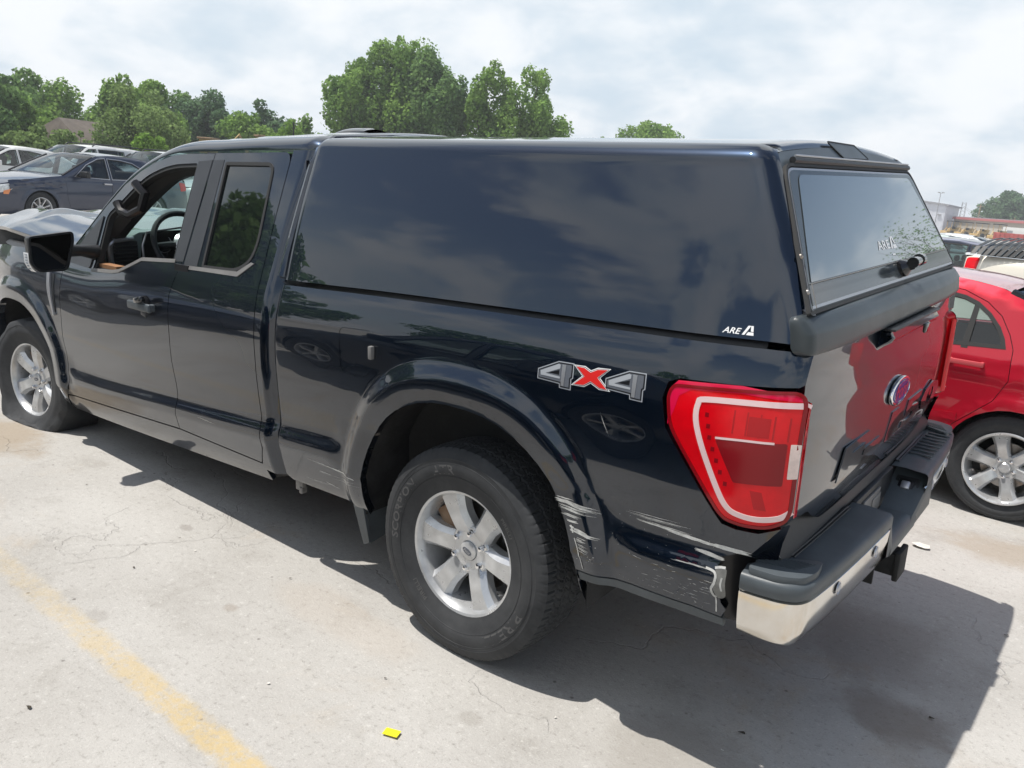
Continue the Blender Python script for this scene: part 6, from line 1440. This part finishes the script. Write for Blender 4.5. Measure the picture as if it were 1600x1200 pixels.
TR=[ # label, x,y,h,w, mat,n,s
('dark green tree cut by the left edge of the view, behind the white sedan',54.6,-16.2,7.6,5.5,'lf_dark',5000,.36),
('tall dark tree second from the left, its top poking above the row',65.4,-22.6,8.9,5.0,'lf_dark',5000,.36),
('mid green tree in the left row, directly behind the white sedan roof',57.6,-19.6,6.8,4.2,'lf_mid',4500,.32),
('low olive tree in front of the left row, left of the brown roof',47.1,-16.6,5.0,3.4,'lf_olive',4500,.26),
('distant dark tree above the brown roof, left one of two',76,-29.6,8.0,6.0,'lf_dark',3000,.40),
('distant dark tree above the brown roof, right one of two',77,-34.0,7.8,6.0,'lf_mid',3000,.40),
('tall bright-topped tree in the left row, right of the brown roof',68.2,-31.6,9.5,5.2,'lf_mid',5500,.36),
('broad tall tree in the left row, behind the feathery olive tree',62.2,-31.0,8.8,5.6,'lf_mid',6000,.36),
('feathery olive green round tree standing forward of the left row',49.8,-23.4,6.4,5.6,'lf_olive',8000,.22),
('small bright yellow-green bush under the feathery olive tree',42.5,-20.3,3.6,2.3,'lf_bright',3000,.22),
('dark tree filling the gap behind the feathery olive tree',68.0,-36.2,8.6,5.0,'lf_dark',4000,.36),
('pale grey-green rounded tree at the right end of the tall left row',63.3,-36.6,8.6,5.6,'lf_grey',7000,.32),
('low mid green tree over the pickup cab, left of the brightest tree',58.3,-36.9,6.4,4.6,'lf_mid',4500,.30),
('distant grey-green tree behind the cab roof, highest of the low row',64.0,-42.5,7.8,5.0,'lf_grey',4500,.36),
('brightest yellow-green low tree just over the cab roof',51.6,-35.9,5.9,3.8,'lf_bright',4500,.24),
('mid green tree closing the gap right behind the brown roof',70,-25.6,8.4,6.0,'lf_mid',4500,.34),
('grey-green tree filling the gap left of the brown roof, behind the olive one',72,-22.0,8.6,6.0,'lf_grey',4500,.34),
('small olive bush hiding the left end of the brown roof',46.5,-18.3,2.9,2.2,'lf_olive',2500,.22),
('low hazy tree left of the big cottonwood, over the cab roof',61.5,-45.0,6.8,4.6,'lf_mid',3500,.36),
]
for i,(lab,x,y,h,w,mt_,n,s) in enumerate(TR): tree('broadleaf_tree',lab,x,y,h-(1.5 if i<8 else (.6 if i<11 else .1)),w,mt_,n,s,seed=100+i,base=.04,group='trees in the row behind the lot',lob=24,shape=.8)
# big cottonwood clump in the middle: three stems close together, and the lighter tree to its right
tree('cottonwood_tree','left stem of the big cottonwood clump rising over the bed shell',56.2,-46.2,12.2,7.0,'lf_mid',13000,.34,seed=21,base=.10,lob=34,group='stems of the big cottonwood clump')
tree('cottonwood_tree','tallest middle stem of the big cottonwood clump rising over the bed shell',54.0,-49.8,14.6,8.2,'lf_mid',19000,.34,seed=22,base=.10,lob=44,group='stems of the big cottonwood clump')
tree('cottonwood_tree','right stem of the big cottonwood clump rising over the bed shell',50.0,-50.2,13.3,6.4,'lf_dark',12000,.34,seed=23,base=.10,lob=32,group='stems of the big cottonwood clump')
tree('cottonwood_tree','lighter open tree joined to the right side of the big clump',45.8,-52.2,11.9,5.2,'lf_mid',7500,.34,seed=24,base=.14,lob=24)
tree('cottonwood_tree','ragged tree with drooping right branches, last of the middle group',45.0,-56.4,12.6,6.6,'lf_mid',7500,.34,seed=25,base=.22,lob=22,droop=.7,lean=(-.5,-.8))
tree('distant_tree','tiny separate tree top peeping over the bed shell, left of a broader one',57.8,-89.5,10.9,2.6,'lf_mid',1200,.40,seed=30,base=.4,lob=10)
tree('distant_tree','flat-topped distant tree peeping over the middle of the bed shell',54.2,-94.2,13.2,9.0,'lf_mid',6000,.45,seed=31,base=.3,lob=26)
tree('distant_tree','hazy broad tree at the right edge beyond the parked loaders',30.5,-234.5,11.5,16,'lf_grey',7000,.75,seed=32,base=.08,lob=30,d=12)
tree('distant_tree','smaller hazy tree at the far right edge behind the broad one',22.5,-240,9.5,13,'lf_grey',4500,.75,seed=33,base=.08,lob=22,d=12)
o=None
hz_=B()
for i in range(60):
    x=20+i*1.6; hz_.V; 
# trees on the photographer's side, which the dark paint mirrors
BK=[('lone tall round tree ahead on the photographer side, mirrored in the rear door glass',33,17.5,12.5,9,'lf_dark',9000),('dense dark tree on the photographer side, nearest the lone round one',44,30,9.5,12,'lf_dark',5000),('wide dark tree on the photographer side, third along the far verge',34,42,9,14,'lf_dark',5000),('wide green tree on the photographer side, fourth along the far verge',20,50,9,14,'lf_mid',5000),('round green tree on the photographer side, fifth along the far verge',6,54,8.5,14,'lf_dark',4500),('low broad tree on the photographer side, sixth along the far verge',-9,56,8,14,'lf_mid',4500),('broad dark tree behind the photographer, seventh along the far verge',-25,52,9,15,'lf_dark',4500),('broad green tree behind the photographer, eighth along the far verge',-40,42,9,15,'lf_mid',4500),('dark tree behind the photographer, ninth along the far verge',-52,26,9,15,'lf_dark',4000),('dark tree behind the pickup tail, tenth along the far verge',-58,8,9,15,'lf_dark',4000),('green tree behind the pickup tail, eleventh along the far verge',-58,-10,9,15,'lf_mid',4000),('green tree behind the pickup tail, last along the far verge',-52,-28,9,14,'lf_dark',4000),('dark tree ahead on the photographer side, between the round one and the left row',60,5,9,13,'lf_dark',5000)]
for i,(lab,x,y,h,w,mt_,n) in enumerate(BK): tree('verge_tree',lab,x,y,h,w,mt_,n,.55,seed=200+i,base=.02,lob=26,shape=.6)
# half-bare tree mirrored in the shell's rear glass
bt=empty('half_bare_tree','half-bare tree with long dead branches, mirrored in the rear glass of the bed shell','tree'); bt.location=(-4.6,-38,0)
rb=random.Random(17); seg=B(); tips=[]
def grow(p,d_,l,r,k):
    P_=[p]; q=p.copy()
    for i in range(4): d_=(d_+Vector((rb.uniform(-.2,.2),rb.uniform(-.2,.2),rb.uniform(-.10,.16)))).normalized(); q=q+d_*l/4; P_.append(q.copy())
    seg.tube(P_,[r*(1-.55*i/4) for i in range(5)],5)
    if k==0: tips.append((q,d_)); return
    for i in range(3 if k>1 else 2+(rb.random()<.5)): grow(P_[rb.choice((2,3,4))].copy(),(d_+Vector((rb.uniform(-.9,.9),rb.uniform(-.9,.9),rb.uniform(-.35,.5)))).normalized(),l*rb.uniform(.55,.8),r*.45,k-1)
    tips.append((q,d_))
for i in range(6):
    a=i*1.05; grow(Vector((0,0,1.6+i*.75)),Vector((cos(a)*.9,sin(a)*.9,.35+.1*i)),3.6,.10,3)
grow(Vector((0,0,4.5)),Vector((.1,0,1)),3.5,.14,3)
o=seg.build('branches','bark',bt,fixn=False); o['kind']='stuff'
b=B(); b.tube([(0,0,0),(.1,0,2.5),(0,.1,5.2)],[.26,.20,.13],10); b.build('trunk','bark',bt)
rng=np.random.default_rng(5); tp=np.array([tuple(q) for q,_ in tips if rb.random()<.38]); pts=np.repeat(tp,34,0)+rng.normal(size=(len(tp)*34,3))*.32; nn_=rng.normal(size=pts.shape); nn_/=np.linalg.norm(nn_,axis=1)[:,None]; leaves('crown',pts,nn_,.10,'lf_dark',bt,rng)
# ================================================================ buildings and machines
M['cladding']=mat('grey_metal_cladding',(.60,.61,.66),.6,var=.06,vscale=.6); M['roofgrey']=mat('grey_roof',(.30,.30,.32),.6); M['roofbrown']=mat('brown_shingle_roof',(.125,.105,.088),.9,var=.2,vscale=2,bump=.3,bscale=6,bdist=.05); M['wallbeige']=mat('beige_wall',(.42,.38,.32),.8)
M['redtrim']=mat('red_fascia',(.42,.13,.13),.5); M['machine']=mat('machine_yellow',(.48,.33,.14),.5,var=.15,vscale=2); M['pole']=mat('galvanised_pole',(.33,.33,.34),.5,metal=.3); M['wood']=mat('timber',(.30,.20,.12),.8,var=.3,vscale=4); M['contred']=mat('red_container',(.38,.07,.06),.6,var=.2,vscale=1.5); M['contwhite']=mat('white_container',(.65,.65,.63),.6)
bd=empty('metal_building','grey metal-clad hall with a tall door, to the right of the bed shell','building'); bd.location=(40,-192,.3)
p0=Vector((14.5,-1.5)); p1=Vector((-5.3,-2.0)); 
b=B(); b.box((6.5,-8,3.0),(19.5,14,6.0)); b.build('wall','cladding',bd)
b=B(); b.add([(-3.8,-15.4,5.95),(-3.8,-.6,6.05),(17.8,-.6,8.0),(17.8,-15.4,7.9),(-3.8,-15.4,5.6),(-3.8,-.6,5.7),(17.8,-.6,7.6),(17.8,-15.4,7.5)],[(0,1,2,3),(4,7,6,5),(0,4,5,1),(1,5,6,2),(2,6,7,3),(3,7,4,0)]); b.build('roof','roofgrey',bd,sharp=None)
b=B(); b.add([(-3.25,-.995,5.5),(16.2,-.995,5.5),(16.2,-.995,7.45),(-3.25,-.995,5.72)],[(0,1,2,3)]); b.build('gable_wall','cladding',bd,sharp=None,fixn=False)
b=B(); b.box((1.0,-.97,2.0),(1.3,.06,4.0)); dd=b.build('door','roofgrey',bd); b=B(); b.box((1.0,-.85,4.12),(2.4,.5,.14)); b.build('door_canopy','pole',bd)
b=B(); b.box((-2.2,-.9,3.8),(.7,.4,.25)); b.build('wall_lamp','pole',bd)
b=B(); b.box((-1.6,-.95,1.0),(.5,.1,1.0)); b.build('vent_panel','roofgrey',bd)
for k in range(18):
    b=B(); b.box((-3.0+k*1.07,-.985,3.1),(.07,.05,5.6)); b.build('cladding_rib','cladding',bd)
lp=empty('light_pole','tall light pole with a twin-lamp head above the metal building','light pole'); lp.location=(36.6,-184.5,.2)
b=B(); b.tube([(0,0,0),(0,0,8.1)],[.10,.06],8); b.build('pole','pole',lp)
for s_ in (-.45,.35):
    b=B(); b.box((s_,0,8.2),(.50,.30,.14)); b.build('lamp_head','pole',lp)
b=B(); b.tube([(-.4,0,8.1),(.4,0,8.1)],.04,5); b.build('cross_arm','pole',lp)
tw=empty('lattice_tower','small lattice tower behind the metal building corner','tower'); tw.location=(38.9,-223.4,.2)
for (x,y) in ((-.4,-.4),(.4,-.4),(.4,.4),(-.4,.4)):
    b=B(); b.tube([(x*1.5,y*1.5,0),(x,y,7.6)],.05,5); b.build('leg','pole',tw)
for k in range(8):
    z=.6+k*.9; q=.58-.02*k
    for (a,c_) in (((-q,-q),(q,-q)),((q,-q),(q,q)),((q,q),(-q,q)),((-q,q),(-q,-q))):
        b=B(); b.tube([(a[0],a[1],z),(c_[0],c_[1],z+.8)],.03,4); b.build('brace','pole',tw)
for (x,y,h,lab) in ((35.4,-224,7.4,'wooden utility pole left of the hazy broad tree'),(25.3,-205.2,4.6,'short pole in front of the hazy broad tree near the right edge')):
    u=empty('utility_pole',lab,'pole'); u.location=(x,y,.2); b=B(); b.tube([(0,0,0),(0,0,h)],[.16,.11],8); b.build('pole','wood',u)
    b=B(); b.box((0,0,h-.5),(1.5,.1,.1)); b.build('cross_arm','wood',u)
b=B()
for (z1,z2) in ((6.9,4.2),(6.5,4.0)):
    P_=[Vector((38.9,-223.4,z1)).lerp(Vector((25.3,-205.2,z2)),t_)-Vector((0,0,1.2*math.sin(PI*t_))) for t_ in lin(0,1,12)]; b.tube(P_,.035,4,False)
o=b.build('power_line','pole',None); tag(o,'thin overhead wires sagging between the lattice tower and the short pole','wire')
rbld=empty('long_low_building','long low shed with a dark red roof edge behind the yellow loaders','building'); rbld.location=(0,0,.2)
P0=Vector((36.0,-199.5)); P1=Vector((20.0,-184.0)); dv=(P1-P0).normalized(); nv=Vector((-dv.y,dv.x))
if nv.dot(Vector((-1.75,3))-P0)<0: nv=-nv
def bq(P0,P1,depth,z0,z1,m_,nm,par,push=0):
    a=P0+nv*push; c_=P1+nv*push; d_=c_-nv*depth; e_=a-nv*depth; b=B(); b.add([(p.x,p.y,z) for z in (z0,z1) for p in (a,c_,d_,e_)],[(0,1,2,3),(4,5,6,7),(0,1,5,4),(1,2,6,5),(2,3,7,6),(3,0,4,7)]); return b.build(nm,m_,par)
bq(P0,P1,9,0,3.3,'wallbeige','wall',rbld); bq(P0,P1,10,3.3,3.75,'redtrim','roof_edge',rbld,.5); bq(P0,P1,9.4,3.752,3.9,'roofgrey','roof',rbld,.2)
for i,(x,y) in enumerate(((30.9,-173.6),(28.3,-171.9),(24.9,-166.6),(21.2,-160.0))):
    ld=empty('wheel_loader',['leftmost yellow loader with a canopy, by the metal building','second yellow loader from the left in the row of four','third yellow loader from the left in the row of four','rightmost yellow loader with a canopy, next to the red container'][i],'loader','yellow loaders parked in a row'); ld.location=(x,y,.05); ld.rotation_euler=(0,0,.9+.1*i)
    for (nm,c_,d_,m_) in (('body',(0,0,1.0),(2.2,1.0,.7),'machine'),('engine_hood',(-.9,0,1.45),(.9,.9,.5),'machine'),('canopy',(.3,0,2.75),(1.9,1.5,.16),'black'),('seat',(.1,0,1.5),(.5,.5,.5),'black'),('bucket',(1.9,0,.6),(.6,1.7,.6),'machine')):
        b=B(); b.box(c_,d_); b.build(nm,m_,ld,bev=.04)
    for (px_,py_) in ((-.55,-.6),(-.55,.6),(1.1,-.6),(1.1,.6)):
        b=B(); b.tube([(px_,py_,1.2),(px_,py_,2.7)],.05,5); b.build('canopy_post','machine',ld)
    for (px_,py_) in ((-.8,-.75),(-.8,.75),(.8,-.75),(.8,.75)):
        b=B(); b.lathe([(.0,-.15),(.45,-.15),(.5,-.08),(.5,.08),(.45,.15),(0,.15)],18,T=Matrix.Translation((px_,py_,.5))); b.build('wheel','tyre',ld)
    b=B(); b.tube([(.6,.4,1.2),(1.3,.4,1.5),(1.8,.4,.8)],.09,5); b.tube([(.6,-.4,1.2),(1.3,-.4,1.5),(1.8,-.4,.8)],.09,5); b.build('lift_arm','machine',ld)
o=empty('container','low dark red container at the right end of the loader row','container'); o.location=(17.2,-146.5,0); b=B(); b.box((0,0,.75),(5.5,2.2,1.5)); b.build('box','contred',o,bev=.03)
for k in range(9):
    b=B(); b.box((-2.5+k*.62,1.12,.75),(.10,.06,1.3)); b.build('rib','contred',o)
o=empty('container','white box container behind the dark red one at the right edge','container'); o.location=(18.3,-164.5,0); b=B(); b.box((0,0,1.25),(6,2.4,2.5)); b.build('box','contwhite',o,bev=.03); b=B(); b.box((1.9,1.22,1.0),(.9,.05,1.9)); b.build('door','roofgrey',o)
# brown-roofed house among the trees
hs=empty('house','house with a plain brown hipped roof, half hidden in the left row of trees','house'); hs.location=(55.0,-22.9,TERR); hs.rotation_euler=(0,0,1.95)
b=B(); b.box((0,0,1.0),(5.6,5,2.0)); b.build('wall','wallbeige',hs)
b=B(); b.add([(-3.4,-3,1.75),(3.4,-3,1.75),(3.4,3,1.75),(-3.4,3,1.75),(-2.0,0,3.55),(2.6,0,3.55)],[(0,1,5,4),(1,2,5),(2,3,4,5),(3,0,4),(3,2,1,0)]); b.build('roof','roofbrown',hs,sharp=None)
for (x,y,z,lab,r) in ((51.4,-28.9,3.1,'yellow excavator half hidden in trees left of the pickup cab roof',.4),(55.7,-37.0,3.9,'weathered yellow excavator half hidden in trees behind the cab roof',-.5)):
    ex=empty('excavator',lab,'excavator'); ex.location=(x,y,TERR); ex.rotation_euler=(0,0,1.8+r)
    for (nm,c_,d_,m_) in (('body',(0,0,1.5),(2.4,1.8,1.0),'machine'),('cab',(.5,.5,z-.45),(1.1,.9,.9),'machine'),('cab_roof',(.5,.5,z+.05),(1.3,1.1,.12),'wood'),('track',(0,-.8,.4),(2.8,.5,.8),'black'),('track',(0,.8,.4),(2.8,.5,.8),'black')):
        b=B(); b.box(c_,d_); b.build(nm,m_,ex,bev=.04)
    b=B(); b.tube([(1.0,-.3,1.6),(2.2,-.3,z),(3.2,-.3,z-1.2)],.13,6); b.build('boom','machine',ex)
u=empty('utility_pole','thin dark pole standing in the low trees behind the cab roof','pole'); u.location=(50.5,-35.6,TERR); b=B(); b.tube([(0,0,0),(0,0,5.0)],.06,6); b.build('pole','dark',u)

# summer haze over the far side of the lot
hm=bpy.data.materials.new('thin_haze'); hm.use_nodes=True; t=hm.node_tree; t.nodes.clear(); o_=t.nodes.new('ShaderNodeOutputMaterial'); v=t.nodes.new('ShaderNodeVolumePrincipled')
v.inputs['Color'].default_value=(.93,.96,1,1); v.inputs['Density'].default_value=.0010; v.inputs['Anisotropy'].default_value=.2; t.links.new(v.outputs[0],o_.inputs['Volume'])
b=B(); b.box((40,-50,7.5),(1100,1100,17)); hz=b.build('haze',hm,None,sharp=None); hz['kind']='stuff'
